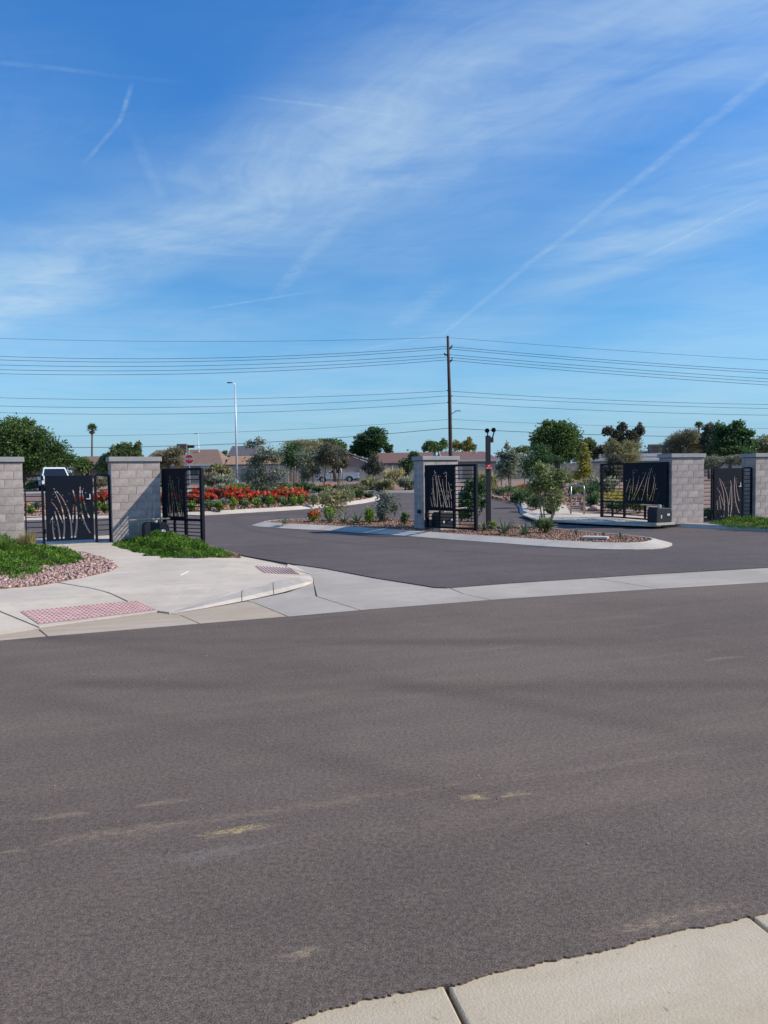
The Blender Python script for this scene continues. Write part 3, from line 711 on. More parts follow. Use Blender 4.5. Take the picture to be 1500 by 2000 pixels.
# ------------------------------------------------------------------ laser-cut plates
def strip(pts, w0, w1):
    """tapering reed outline from a centre line"""
    P_ = smooth_poly(pts, 2, closed=False); L = []; Rr = []; n = len(P_)
    for i, p in enumerate(P_):
        d = (Vector(P_[min(i+1, n-1)])-Vector(P_[max(i-1, 0)])).normalized(); nn = Vector((-d.y, d.x)); w = (w0+(w1-w0)*i/(n-1))/2
        L.append(Vector(p)+nn*w); Rr.append(Vector(p)-nn*w)
    return [tuple(v) for v in L + Rr[::-1]]
def disc(c, r): return [(c[0]+r*math.cos(a), c[1]+r*math.sin(a)) for a in np.arange(7)*2*math.pi/7]
def cut_plate(name, w, h, holes, m, parent, loc, thick=0.006):
    cu = bpy.data.curves.new(name, 'CURVE'); cu.dimensions = '2D'; cu.fill_mode = 'BOTH'; cu.extrude = thick/2
    for poly in [[(0, 0), (w, 0), (w, h), (0, h)]] + holes:
        sp = cu.splines.new('POLY'); sp.points.add(len(poly)-1); sp.use_cyclic_u = True
        for q, pt in zip(sp.points, poly): q.co = (pt[0], pt[1], 0, 1)
    tmp = bpy.data.objects.new('tmp', cu); me = bpy.data.meshes.new_from_object(tmp); bpy.data.objects.remove(tmp); bpy.data.curves.remove(cu)
    me.transform(Matrix.Rotation(math.pi/2, 4, 'X')); me.materials.clear()
    o = link(name, me, m, parent); o.location = loc; return o
def norm(pts, x0, y0, x1, y1, w, h): return [((x-x0)/(x1-x0)*w, (y1-y)/(y1-y0)*h) for x, y in pts]
WALK = dict(box=(525, 370, 1140, 1165), reeds=[
    ([(622, 1138), (605, 1050), (600, 940), (606, 862)], 22, 7), ([(566, 945), (580, 905), (594, 880)], 5, 8),
    ([(690, 1138), (683, 1040), (660, 900), (633, 798)], 20, 12), ([(738, 1138), (756, 1010), (750, 850), (718, 715), (655, 575), (640, 545)], 22, 9),
    ([(733, 945), (690, 830), (645, 735), (592, 680)], 16, 8), ([(845, 1132), (846, 985), (826, 835), (775, 705), (715, 600), (628, 515)], 21, 9),
    ([(888, 1130), (916, 1000), (922, 850), (908, 650), (880, 540)], 26, 14), ([(862, 945), (873, 850), (882, 740), (886, 655)], 18, 10),
    ([(1092, 1085), (1035, 985), (992, 850), (970, 655), (978, 500)], 18, 15), ([(1086, 890), (1045, 790), (1012, 640), (1000, 545)], 20, 8)],
    dots=[(620, 585), (648, 622), (745, 600), (602, 655), (800, 675), (795, 722), (850, 525), (832, 585), (940, 655), (1020, 530), (1048, 578), (965, 832), (958, 893), (988, 915), (1010, 962), (622, 930), (645, 965), (624, 1010), (985, 465), (780, 880)])
DRIVE = dict(box=(205, 560, 710, 1240), reeds=[
    ([(310, 1205), (292, 1120), (273, 1040)], 10, 5), ([(355, 1205), (330, 1040), (312, 900)], 12, 6),
    ([(392, 1205), (352, 1050), (333, 900), (326, 790), (322, 725)], 13, 8), ([(416, 1208), (414, 1020), (400, 850), (375, 690), (358, 620)], 13, 8),
    ([(486, 1208), (458, 1060), (430, 880), (408, 760), (392, 690)], 13, 7), ([(528, 1208), (526, 1110)], 12, 6),
    ([(588, 1208), (532, 1040), (478, 870), (452, 780), (432, 700)], 14, 8), ([(615, 1208), (562, 1050), (530, 900), (514, 760)], 13, 6),
    ([(606, 1090), (592, 930), (590, 800), (596, 655)], 12, 8), ([(652, 1208), (632, 1060), (616, 930)], 13, 6), ([(690, 1212), (684, 1110)], 11, 6),
    ([(686, 1070), (660, 930), (630, 815)], 12, 7)],
    dots=[(345, 765), (352, 700), (338, 805), (385, 655), (468, 715), (460, 775), (548, 670), (572, 712), (574, 655), (640, 845), (680, 850), (550, 940), (562, 985), (465, 950), (475, 1010), (640, 965), (645, 1030), (300, 990), (400, 1110), (390, 1155), (690, 935), (505, 1180)])
def holes_of(dsg, w, h, flip=False, k=1.0, gp_=0.006):
    """slots and dots, each kept clear of the ones already cut"""
    x0, y0, x1, y1 = dsg['box']; sc = w/(x1-x0); out = []; taken = np.zeros((0, 2))
    def rim(poly): return np.array(dens(poly, 0.006))
    def clear(poly, gap):
        q = rim(poly)
        if (q[:, 0] < 0.01).any() or (q[:, 0] > w-0.01).any() or (q[:, 1] < 0.01).any() or (q[:, 1] > h-0.01).any(): return False
        if len(taken) and (np.abs(q[:, None, :]-taken[None]).max(-1) < gap).any(): return False
        return not any(inpoly(tuple(q[0]), o_) or inpoly(o_[0], poly) for o_ in out)
    for pts, a, b in dsg['reeds']:
        pp = norm(pts, x0, y0, x1, y1, w, h)
        for _ in range(8):
            st_ = strip(pp, a*sc*k, b*sc*k)
            if clear(st_, gp_): out.append(st_); taken = np.concatenate([taken, rim(st_)]); break
            if len(pp) > 2: pp = pp[:-1] + [tuple(Vector(pp[-2]).lerp(Vector(pp[-1]), 0.7))]
            else: pp = [pp[0], tuple(Vector(pp[0]).lerp(Vector(pp[1]), 0.75))]
    for d in dsg['dots']:
        dd = disc(norm([d], x0, y0, x1, y1, w, h)[0], min(7*sc, 0.016))
        if clear(dd, gp_): out.append(dd); taken = np.concatenate([taken, rim(dd)])
    if flip: out = [[(w-x, y) for x, y in p] for p in out]
    return out

# ------------------------------------------------------------------ walk gates
def walk_gate(loc, D, label, gap=2.0, doorx=(0.46, 1.58)):
    t = thing('walk_gate', label, 'gate', loc, D, 'pedestrian gates beside the drive')
    H = 1.66; z0 = 0.05
    def vbar(name, x, w=0.05, z1=H+z0): b = MB(); b.box((x, 0, (z0+z1)/2-0.02), (w, 0.05, z1-z0+0.04)); return b.build(name, M['iron'], t, bevel=0.003)
    vbar('post', doorx[0]-0.045, 0.06); vbar('post', doorx[1]+0.045, 0.06); vbar('end_post', gap-0.05, 0.055); vbar('end_post', 0.03, 0.03)
    b = MB(); b.box((doorx[0]/2-0.03, 0, z0+H-0.0), (doorx[0]-0.10, 0.046, 0.05)); b.build('top_rail', M['iron'], t)
    b = MB(); b.box(((doorx[1]+gap)/2, 0, z0+H-0.0), (gap-doorx[1]-0.14, 0.046, 0.05)); b.build('top_rail', M['iron'], t)
    for k in range(13):
        z = z0 + 0.03 + k*0.126
        b = MB(); b.box((doorx[0]/2-0.03, 0, z), (doorx[0]-0.09, 0.014, 0.02)); b.build('bar', M['iron'], t)
        b = MB(); b.box(((doorx[1]+gap)/2, 0, z), (gap-doorx[1]-0.13, 0.014, 0.02)); b.build('bar', M['iron'], t)
    # the door leaf: a frame and a cut plate
    w = doorx[1]-doorx[0]-0.03; x0 = doorx[0]+0.015
    f = MB(); 
    for x in (x0+0.02, x0+w-0.02): f.box((x, 0, z0+H/2+0.03), (0.04, 0.04, H-0.06))
    for z in (z0+0.08, z0+H-0.02): f.box((x0+w/2, 0, z), (w-0.081, 0.038, 0.04))
    fr = f.build('door_frame', M['iron'], t, bevel=0.003)
    cut_plate('door_plate', w-0.02, H-0.08, holes_of(WALK, w-0.02, H-0.08, False, 1.0, 0.003), M['panel'], t, (x0+0.01, -0.026, z0+0.06))
    b = MB(); b.box((x0+w-0.075, -0.040, z0+1.13), (0.028, 0.018, 0.13)); b.box((x0+w-0.115, -0.060, z0+1.075), (0.10, 0.018, 0.022)); b.build('lever_handle', M['galv'], t, bevel=0.003)
    for z in (0.3, 1.4): b = MB(); b.tube([(doorx[0]-0.006, -0.03, z), (doorx[0]-0.006, -0.03, z+0.11)], 0.014, 8); b.build('hinge', M['iron'], t)
    return t
gl = PLL + wdir(DL)*(PW/2+0.01) + ndir(DL)*0.14; gl.z = 0.10
walk_gate(gl, DL, 'black walk gate with reed cut-outs, left of the drive, before a white truck')
b = MB(); b.box((0.43, -0.034, 1.55), (0.045, 0.02, 0.09)); o = b.build('closer_plate', M['white'], bpy.data.objects['walk_gate'], bevel=0.004)
gr = PR + wdir(DR)*(PW/2+0.01) + ndir(DR)*0.14; gr.z = 0.10
walk_gate(gr, DR, 'black walk gate with reed cut-outs at the right between two sunlit pillars')

# ------------------------------------------------------------------ drive gates
def drive_gate(hinge, free, label, H=1.84, flip=False, panel_frac=0.57, extra=0, face=-1, hk=0.85):
    d = (free-hinge); L = Vector((d.x, d.y)).length; rz = math.atan2(d.y, d.x)
    t = thing('drive_gate', label, 'gate', hinge, rz, 'swing gates across the drive')
    z0 = 0.06; zm = 0.60; ps = 0.085; xm = L*panel_frac
    def post(name, x, za, zb, w=ps): b = MB(); b.box((x, 0, (za+zb)/2), (w, w, zb-za)); return b.build(name, M['iron'], t, bevel=0.004)
    post('hinge_post', ps/2, z0, z0+H); post('end_post', L-ps/2, z0-0.02, z0+H); post('middle_post', xm, z0+0.06, z0+H-0.06, 0.07)
    post('short_post', xm*0.5, z0+0.06, zm-0.035, 0.055)
    if extra: post('short_post', (xm+L)/2, z0+0.06, zm-0.035, 0.055)
    def rail(x0, x1, z, h=0.06): b = MB(); b.box(((x0+x1)/2, 0, z), (x1-x0, 0.056, h)); b.build('rail', M['iron'], t, bevel=0.003)
    rail(ps, L-ps, z0+H-0.03); rail(ps, xm-0.035, zm); rail(xm+0.035, L-ps, zm); rail(ps, L-ps, z0+0.03, 0.05)
    n = 10
    for k in range(1, n+1):
        z = zm + (z0+H-0.06-zm)*k/(n+1); b = MB(); b.box(((xm+L-ps)/2+0.017, 0, z), (L-ps-xm-0.035, 0.014, 0.022)); b.build('bar', M['iron'], t)
    for k in range(1, 5):
        z = z0+0.05 + (zm-0.03-z0-0.05)*k/5; b = MB(); b.box((L/2, 0.004, z), (L-2*ps, 0.014, 0.022)); b.build('bar', M['iron'], t)
    w = xm-0.035-ps; h = z0+H-0.06-zm-0.03
    cut_plate('reed_plate', w+0.02, h+0.02, holes_of(DRIVE, w+0.02, h+0.02, flip, hk), M['panel'], t, (ps-0.01, face*0.032, zm+0.02))
    for z in (0.35, 1.55): b = MB(); b.tube([(-0.02, 0, z), (-0.02, 0, z+0.14)], 0.02, 8); b.build('hinge', M['iron'], t)
    return t
def flat(p, z=0.10): return Vector((p.x, p.y, z))
hL = flat(PL + wdir(DL)*(PW/2+0.07) + ndir(DL)*0.06, 0.06); fL = flat(gp(399, 1065, 0.04), 0.06)
hC = flat(PC - wdir(DC)*(PW/2-0.02) - ndir(DC)*0.10, 0.10); fC = flat(gp(932, 1040, 0.10), 0.10)
hR = flat(PR - wdir(DR)*(PW/2+0.07) + ndir(DR)*0.10, 0.12); fR = flat(gp(1174, 1007, 0.16), 0.12)
drive_gate(hL, fL, 'black swing gate leaf opened towards the street, hung on the left pillar')
drive_gate(hC, fC, 'black swing gate leaf standing open in front of the island pillar', face=-1)
drive_gate(hR, fR, 'longer black swing gate leaf opened away, hung on the right pillar', flip=False, panel_frac=0.62, extra=1, face=1, hk=0.55)
rollr = flat(PC - wdir(DC)*(PW/2+0.05) + ndir(DC)*0.2, 0.62)
b = MB(); b.box((0, 0, 0), (0.10, 0.10, 0.10)); b.tube([(-0.02, -0.09, 0), (-0.02, 0.0, 0)], 0.035, 8); o = b.build('gate_sensor', M['box'], None, bevel=0.006); o.location = rollr
tag(o, 'small black sensor box on the left side of the island pillar', 'sensor')

def operator(loc, rz, label, arm):
    t = thing('gate_operator', label, 'gate operator', loc, rz, 'gate operator boxes')
    b = MB(); b.box((0, 0, 0.03), (0.72, 0.52, 0.07)); b.build('pad', M['kerb'], t)
    b = MB(); b.prism([(-0.30, 0.068), (0.30, 0.068), (0.31, 0.40), (0.26, 0.50), (-0.24, 0.52), (-0.31, 0.44)], -0.20, 0.20); b.build('housing', M['box'], t, bevel=0.02)
    b = MB(); b.box((0, 0, 0.20), (0.625, 0.405, 0.012)); b.build('housing_seam', M['trim'], t)
    b = MB(); b.tube([(0.0, 0, 0.5), (0.0, 0, 0.60)], 0.05, 10); b.build('drive_shaft', M['galv'], t)
    for q, p in zip(arm[:-1], arm[1:]): b = MB(); b.tube([q, p], 0.022, 6); b.build('arm', M['brass'], t)
    b = MB(); b.box((-0.12, -0.203, 0.24), (0.05, 0.012, 0.10)); b.build('lock_plate', M['galv'], t, bevel=0.003)
    b = MB(); b.box((0.16, -0.203, 0.30), (0.09, 0.01, 0.06)); b.build('warning_label', M['white'], t)
    return t
oL = PL + wdir(DL)*0.38 - ndir(DL)*0.42; oL.z = 0.10
operator(oL, DL, 'black gate operator box half hidden in green ground cover by the left pillar', [(0, 0, 0.57), (-0.62, 0.02, 0.58), (0.34, -0.18, 0.60)])
oC = PC - wdir(DC)*0.12 - ndir(DC)*0.36; oC.z = 0.10
operator(oC, DC, 'black gate operator box behind the bars of the island gate', [(0, 0, 0.57), (0.75, -0.05, 0.62), (0.45, -0.5, 0.62)])
oR = PR - wdir(DR)*1.05 - ndir(DR)*0.02; oR.z = 0.12
operator(oR, DR+R(6), 'black gate operator box beside the sunlit right pillar', [(0, 0, 0.57), (-0.4, 0.35, 0.6)])

# ------------------------------------------------------------------ camera post, sign, rack
cp = gp(954, 1027, 0.10)
t = thing('camera_post', 'dark square post with two small cameras on the centre island', 'post', cp, R(12))
PH = at(954, 851, cp.y).z - cp.z; w = 0.13
b = MB(); b.box((0, 0, PH/2), (w, w, PH)); b.build('shaft', M['post'], t, bevel=0.006)
b = MB(); b.box((0, 0, 0.01), (0.28, 0.28, 0.02)); b.build('base_plate', M['post'], t)
for (x, y, z, a) in ((-0.01, 0, PH+0.13, 0.5), (0.20, -0.02, PH+0.15, -0.4)):
    b = MB(); b.tube([(x-0.06, -0.12, z+0.02), (x, 0, z), (x+0.03, 0.06, z-0.01)], [0.075, 0.05, 0.03], 10); c = b.build('camera', M['iron'], t)
    b = MB(); b.tube([(x, 0, z-0.05), (x if x < 0.1 else 0.13, 0, (PH if x < 0.1 else PH-0.10))], 0.02, 6); b.build('bracket', M['iron'], c)
b = MB(); b.box((0.12, 0, PH-0.13), (0.09, 0.10, 0.16)); b.build('junction_box', M['post'], t, bevel=0.004)
zs = at(954, 912, cp.y).z - cp.z
s = thing('small_sign', 'small red sign with white lettering fixed to the camera post', 'sign', cp + Vector((0.02, -0.09, zs)), R(12))
b = MB(); b.box((0.0, 0, 0), (0.20, 0.006, 0.135)); b.build('plate', M['red'], s)
def text(body, size, loc, m, parent, rot=(math.pi/2, 0, 0), name='lettering', extrude=0.001, bold=0.0):
    cu = bpy.data.curves.new('t', 'FONT'); cu.body = body; cu.size = size; cu.align_x = 'CENTER'; cu.align_y = 'CENTER'; cu.extrude = extrude; cu.offset = bold
    tmp = bpy.data.objects.new('tmp', cu); me = bpy.data.meshes.new_from_object(tmp); bpy.data.objects.remove(tmp); bpy.data.curves.remove(cu)
    me.materials.clear(); o = link(name, me, m, parent); o.location = loc; o.rotation_euler = rot; return o
text('E7', 0.075, (0, -0.006, 0.028), M['white'], s, bold=0.002)
b = MB()
for k, (ww, hh) in enumerate(((.022, .03), (.02, .03), (.008, .034), (.008, .034), (.022, .026), (.026, .03))): b.box((-0.07+k*0.027, -0.004, -0.035), (ww*0.8, 0.003, hh))
b.build('lettering', M['white'], s)
k1, k2 = gp(1115, 1003, 0.12), gp(1141, 1005, 0.12)
dk = k2-k1; Lk = Vector((dk.x, dk.y)).length
t = thing('steel_rack', 'bare steel rack of bent tube with cross bars beside the right path', 'rack', k1, math.atan2(dk.y, dk.x))
hk = 1.04
b = MB(); b.tube([(0, 0, 0), (0, 0, hk-0.03), (0.03, 0, hk), (Lk-0.10, 0, hk), (Lk-0.03, 0, hk-0.04), (Lk, 0, hk-0.14), (Lk, 0, 0)], 0.032, 8); b.build('hoop', M['steel'], t, smooth=True)
for z in (0.66, 0.26):
    b = MB(); b.box((Lk/2, 0, z), (Lk-0.06, 0.03, 0.06)); b.build('cross_bar', M['steel'], t, bevel=0.003)
cv = gp(1162, 1051, 0.14); t = thing('utility_cover', 'flat pale utility cover set in the island gravel', 'cover', cv, R(-22))
b = MB(); b.box((0, 0, 0.012), (0.62, 0.34, 0.05)); b.build('frame', M['kerb'], t, bevel=0.005)
b = MB(); b.box((0, 0, 0.04), (0.56, 0.28, 0.012)); b.build('lid', M['walk'], t, bevel=0.002)

# stop sign
sp_ = gp(371, 955); Ys = sp_.y
t = thing('stop_sign', 'red octagonal stop sign with a white rim, seen over the left gate', 'sign', sp_, 0)
zc = at(371, 897, Ys).z - sp_.z
b = MB(); b.box((0, 0.03, (zc+0.75)/2), (0.05, 0.04, zc+0.75)); b.build('post', M['galv'], t)
def octo(r, y, th): a = [(r*math.cos(R(22.5+45*k)), zc + r*math.sin(R(22.5+45*k))) for k in range(8)]; m_ = MB(); m_.prism(a, y, y+th); return m_
octo(0.40, 0.0, 0.006).build('rim', M['white'], t); octo(0.365, -0.004, 0.004).build('face', M['red'], t)
text('STOP', 0.27, (0, -0.008, zc), M['white'], t, bold=0.006)
for k, (dx, dz, ln, a) in enumerate(((-0.5, 0.42, 0.34, 0.9), (0.02, 0.52, 0.5, 1.3))):
    b = MB(); b.box((dx*0.3, 0.03, zc+dz), (ln, 0.01, 0.14), rz=a); b.build('street_name_plate', simple('green_plate', (0.03, 0.22, 0.12), 0.5) if k else M['white'], t)

# ------------------------------------------------------------------ utility pole, wires, street lights
YP = 108.0
pb = at(881, 935, YP); pb.z = hz(YP)
top = at(874.5, 656, YP)
t = thing('utility_pole', 'tall dark brown wooden utility pole carrying the power lines', 'utility pole', pb)
def PP(px, py): p = at(px, py, YP); return p - pb
axis = [Vector((0, 0, -0.2)), PP(880, 880), PP(878, 770), PP(874.5, 656)]
b = MB(); b.tube(axis, [0.30, 0.28, 0.24, 0.17], 12); b.build('shaft', M['pole'], t, smooth=True)
for (x0, y0, x1, y1, x2, y2) in ((877, 682, 883, 677, 883, 674), (875, 694, 869, 693, 868, 690), (878, 707, 883, 703, 883, 699), (878, 764, 874, 763, 873, 762), (880, 776, 883, 773, 883.5, 772), (879, 787, 875, 787, 874, 785)):
    b = MB(); b.tube([PP(x0, y0), PP(x1, y1), PP(x2, y2)], [0.11, 0.12, 0.13] if y0 < 720 else 0.06, 8); b.build('insulator_arm', M['pole'], t)
b = MB(); b.tube([PP(880.5, 810), PP(886, 806), PP(891, 803), PP(896, 802)], 0.06, 6); la = b.build('lamp_arm', M['galv'], t)
b = MB(); b.box(PP(894.5, 802.4), (0.75, 0.3, 0.16)); b.build('lamp_head', M['galv'], la)
wires = [((0, 661), (430, 667), (872, 659), (1200, 684), (1500, 703), .020), ((0, 696), (430, 699), (872, 676.5), (1200, 704), (1500, 724), .030),
         ((0, 703), (430, 705), (872, 681), (1200, 709), (1500, 729), .030), ((0, 713), (430, 713.5), (870, 692), (1200, 719), (1500, 740), .030),
         ((0, 722), (430, 721.5), (872, 697.5), (1200, 725), (1500, 746), .030), ((0, 730), (430, 728.5), (872, 703), (1200, 731), (1500, 752), .030),
         ((0, 777), (430, 779.5), (873, 763.5), (1200, 782), (1500, 790), .026), ((0, 793), (430, 794), (878, 773), (1200, 789), (1500, 798), .026),
         ((0, 806), (430, 807), (876, 786.5), (1200, 803), (1500, 811), .026), ((0, 852), (430, 845), (878, 819), (1200, 832), (1500, 837), .020), ((0, 873), (430, 868), (878, 836), (1200, 850), (1500, 853), .036)]
ordw = ['highest', 'second', 'third', 'fourth', 'fifth', 'sixth', 'seventh', 'eighth', 'ninth', 'tenth', 'lowest']
for k, (a, m_, c_, d_, e_, r) in enumerate(wires):
    def para(p, q, s_, xs):
        P3 = [at(*z, YP) for z in (p, q, s_)]; A = np.polyfit([v.x for v in P3], [v.z for v in P3], 2); return [(x, YP, float(np.polyval(A, x))) for x in xs]
    xc = at(*c_, YP).x
    Lp = para(a, m_, c_, np.linspace(at(-160, 700, YP).x, xc, 22)); Rp = para(c_, d_, e_, np.linspace(xc, at(1660, 700, YP).x, 20))
    b = MB(); b.tube(Lp + Rp[1:], r, 5); o = b.build('power_line', M['wire'], None)
    tag(o, f'{ordw[k]} {"" if k in (0, 10) else "from the top "}of the dark power lines strung across the sky', 'power line', 'power lines on the utility pole')
def streetlight(px, base_y, top_y, Y, label, r=0.09, arm=1.2, head=0.55, left=True):
    p = at(px, base_y, Y); p.z = hz(Y); tt = at(px-3.5, top_y, Y)
    h = tt.z-p.z; t = thing('street_light', label, 'street light', p, 0); s_ = -1 if left else 1
    lean = (tt.x-p.x)*0.5
    b = MB(); b.tube([(0, 0, 0), (lean*.5, 0, h*.5), (lean, 0, h-0.25)], [r*1.25, r, r*0.6], 10); b.build('mast', M['galv'], t, smooth=True)
    b = MB(); b.tube([(lean, 0, h-0.3), (lean+s_*0.15, 0, h-0.08), (lean+s_*arm*.6, 0, h), (lean+s_*arm, 0, h)], 0.05, 6); a = b.build('arm', M['galv'], t)
    b = MB(); b.box((lean+s_*(arm+head*0.3), 0, h-0.02), (head, 0.28, 0.13)); b.build('lamp_head', M['post'], a, bevel=0.03)
    b = MB(); b.tube([(0, 0, 0), (0, 0, 0.35)], r*1.8, 10); b.build('base', M['galv'], t)
streetlight(463, 944, 747, 100, 'tall pale street light standing behind the red flower bed', 0.12, 0.55, 0.6)
streetlight(390, 935, 847, 190, 'small distant street light rising above the brown roof', 0.14, 0.4, 0.7)

# ------------------------------------------------------------------ planting
def leaves(centres, ln, wd, up=0.0, spread=None):
    """one small rhombus for each centre; up=1 points the blades upward"""
    n = len(centres); d = rng.normal(size=(n, 3))
    if spread is not None: d = d*0.6 + spread*1.2
    d[:, 2] = np.where(rng.random(n) < up, np.abs(d[:, 2])*1.6+0.5, d[:, 2]*0.7)
    d /= np.linalg.norm(d, axis=1)[:, None]; s_ = np.cross(d, rng.normal(size=(n, 3))); s_ /= np.linalg.norm(s_, axis=1)[:, None] + 1e-9
    l = (ln*rng.uniform(.65, 1.3, n))[:, None]; w = (wd*rng.uniform(.65, 1.3, n))[:, None]
    v = np.stack([centres-d*l/2, centres+s_*w/2, centres+d*l/2, centres-s_*w/2], 1).reshape(-1, 3)
    return v, np.arange(n*4).reshape(-1, 4)
def tone(me, t):
    a = me.attributes.new('tone', 'FLOAT', 'FACE'); a.data.foreach_set('value', np.ascontiguousarray(t, dtype=np.float32)); return me
def clump_tone(c, size):
    """leaves that grow together share a shade"""
    k = np.floor(c/size + 0.37).astype(int); h = (k[:, 0]*73856093) ^ (k[:, 1]*19349663) ^ (k[:, 2]*83492791); return ((h*2654435761 % 1000)/1000.0)
def leafobj(name, cen, ln, wd, m, parent, up=0.0, spread=None):
    v, f = leaves(cen, ln, wd, up, spread); return link(name, tone(npmesh(name, v, f), clump_tone(cen, ln*3.2)), m, parent)
def crown_points(blobs, n, clump=0.30, shell=0.55, jitter=1.0):
    """leaf positions: clumps spread through ellipsoids (cx,cy,cz,rx,ry,rz); returns points and the way outward"""
    vol = np.array([(b[3]*b[4]*b[5])**0.75 for b in blobs]); vol = vol/vol.sum(); P_ = []; O_ = []; cl = []
    for b, q in zip(blobs, vol):
        k = max(12, int(30*q*len(blobs)**0.6 + 16)); c = np.array(b[:3]); r = np.array(b[3:])
        d = rng.normal(size=(k, 3)); d /= np.linalg.norm(d, axis=1)[:, None]
        rad = (shell + (1-shell)*rng.random(k))*rng.uniform(.7, 1.08, k)
        cc = c + d*r*rad[:, None]*0.86; cl += [tuple(x) for x in cc[:5]]
        m = int(n*q); w = rng.integers(0, k, m); g = rng.normal(size=(m, 3))*clump*0.62*r*rng.uniform(.45, 1.35, k)[w][:, None]*jitter
        wild = rng.random(m) < 0.10; g[wild] *= 1.35; gl = np.linalg.norm(g/(clump*r), axis=1); g *= np.minimum(1, 1.35/np.maximum(gl, 1e-6))[:, None]; P_.append(cc[w]+g); O_.append((cc[w]-c)/r + g/r)
    return np.concatenate(P_), np.concatenate(O_), cl
LM = {}
LM['dark'] = leafmat('dark_evergreen_leaf', (0.039, 0.078, 0.027), (0.117, 0.195, 0.058), (0.254, 0.332, 0.098), trans=0.38)
LM['deep'] = leafmat('deep_green_leaf', (0.029, 0.070, 0.031), (0.088, 0.166, 0.062), (0.176, 0.273, 0.098), trans=0.38)
LM['mid'] = leafmat('mid_green_leaf', (0.069, 0.108, 0.039), (0.166, 0.225, 0.088), (0.312, 0.370, 0.146), trans=0.38)
LM['grey'] = leafmat('grey_green_leaf', (0.108, 0.127, 0.088), (0.254, 0.282, 0.186), (0.468, 0.488, 0.332), trans=0.38)
LM['olive'] = leafmat('olive_tan_leaf', (0.166, 0.156, 0.069), (0.332, 0.312, 0.146), (0.527, 0.468, 0.234), trans=0.38)
LM['tan'] = leafmat('dry_tan_leaf', (0.15, 0.135, 0.075), (0.28, 0.255, 0.15), (0.44, 0.40, 0.25), trans=0.34)
LM['yellow'] = leafmat('yellowing_leaf', (0.105, 0.135, 0.045), (0.300, 0.300, 0.075), (0.630, 0.480, 0.075), trans=0.32)
LM['purple'] = leafmat('bronze_green_leaf', (0.055, 0.070, 0.051), (0.137, 0.146, 0.098), (0.312, 0.234, 0.176), trans=0.38)
LM['cover'] = leafmat('ground_cover_leaf', (0.030, 0.080, 0.008), (0.10, 0.21, 0.020), (0.24, 0.37, 0.05), trans=0.32)
LM['lime'] = leafmat('lime_shrub_leaf', (0.068, 0.135, 0.018), (0.180, 0.285, 0.045), (0.390, 0.465, 0.090), trans=0.32)
LM['sage'] = leafmat('sage_shrub_leaf', (0.105, 0.135, 0.105), (0.240, 0.270, 0.210), (0.420, 0.435, 0.345), trans=0.32)
LM['red'] = leafmat('scarlet_bract', (0.42, 0.010, 0.008), (0.70, 0.035, 0.015), (0.85, 0.14, 0.06), trans=0.3)
LM['orange'] = leafmat('orange_flower', (0.55, 0.09, 0.02), (0.75, 0.20, 0.04), trans=0.3)
LM['straw'] = leafmat('straw_grass', (0.30, 0.24, 0.09), (0.48, 0.40, 0.18), (0.62, 0.54, 0.28), trans=0.3)
LM['flower'] = leafmat('yellow_flower', (0.34, 0.27, 0.05), (0.52, 0.42, 0.10), trans=0.3)
LM['agave'] = leafmat('agave_leaf', (0.13, 0.18, 0.10), (0.20, 0.26, 0.15), trans=0.05)
LM['fresh'] = leafmat('fresh_green_leaf', (0.075, 0.115, 0.035), (0.21, 0.27, 0.085), (0.50, 0.45, 0.22), trans=0.35)
LM['palm'] = leafmat('palm_leaf', (0.058, 0.098, 0.035), (0.156, 0.215, 0.078), (0.312, 0.332, 0.156), trans=0.38)
LM['thatch'] = leafmat('dead_frond', (0.195, 0.135, 0.083), (0.360, 0.270, 0.165), trans=0.32)

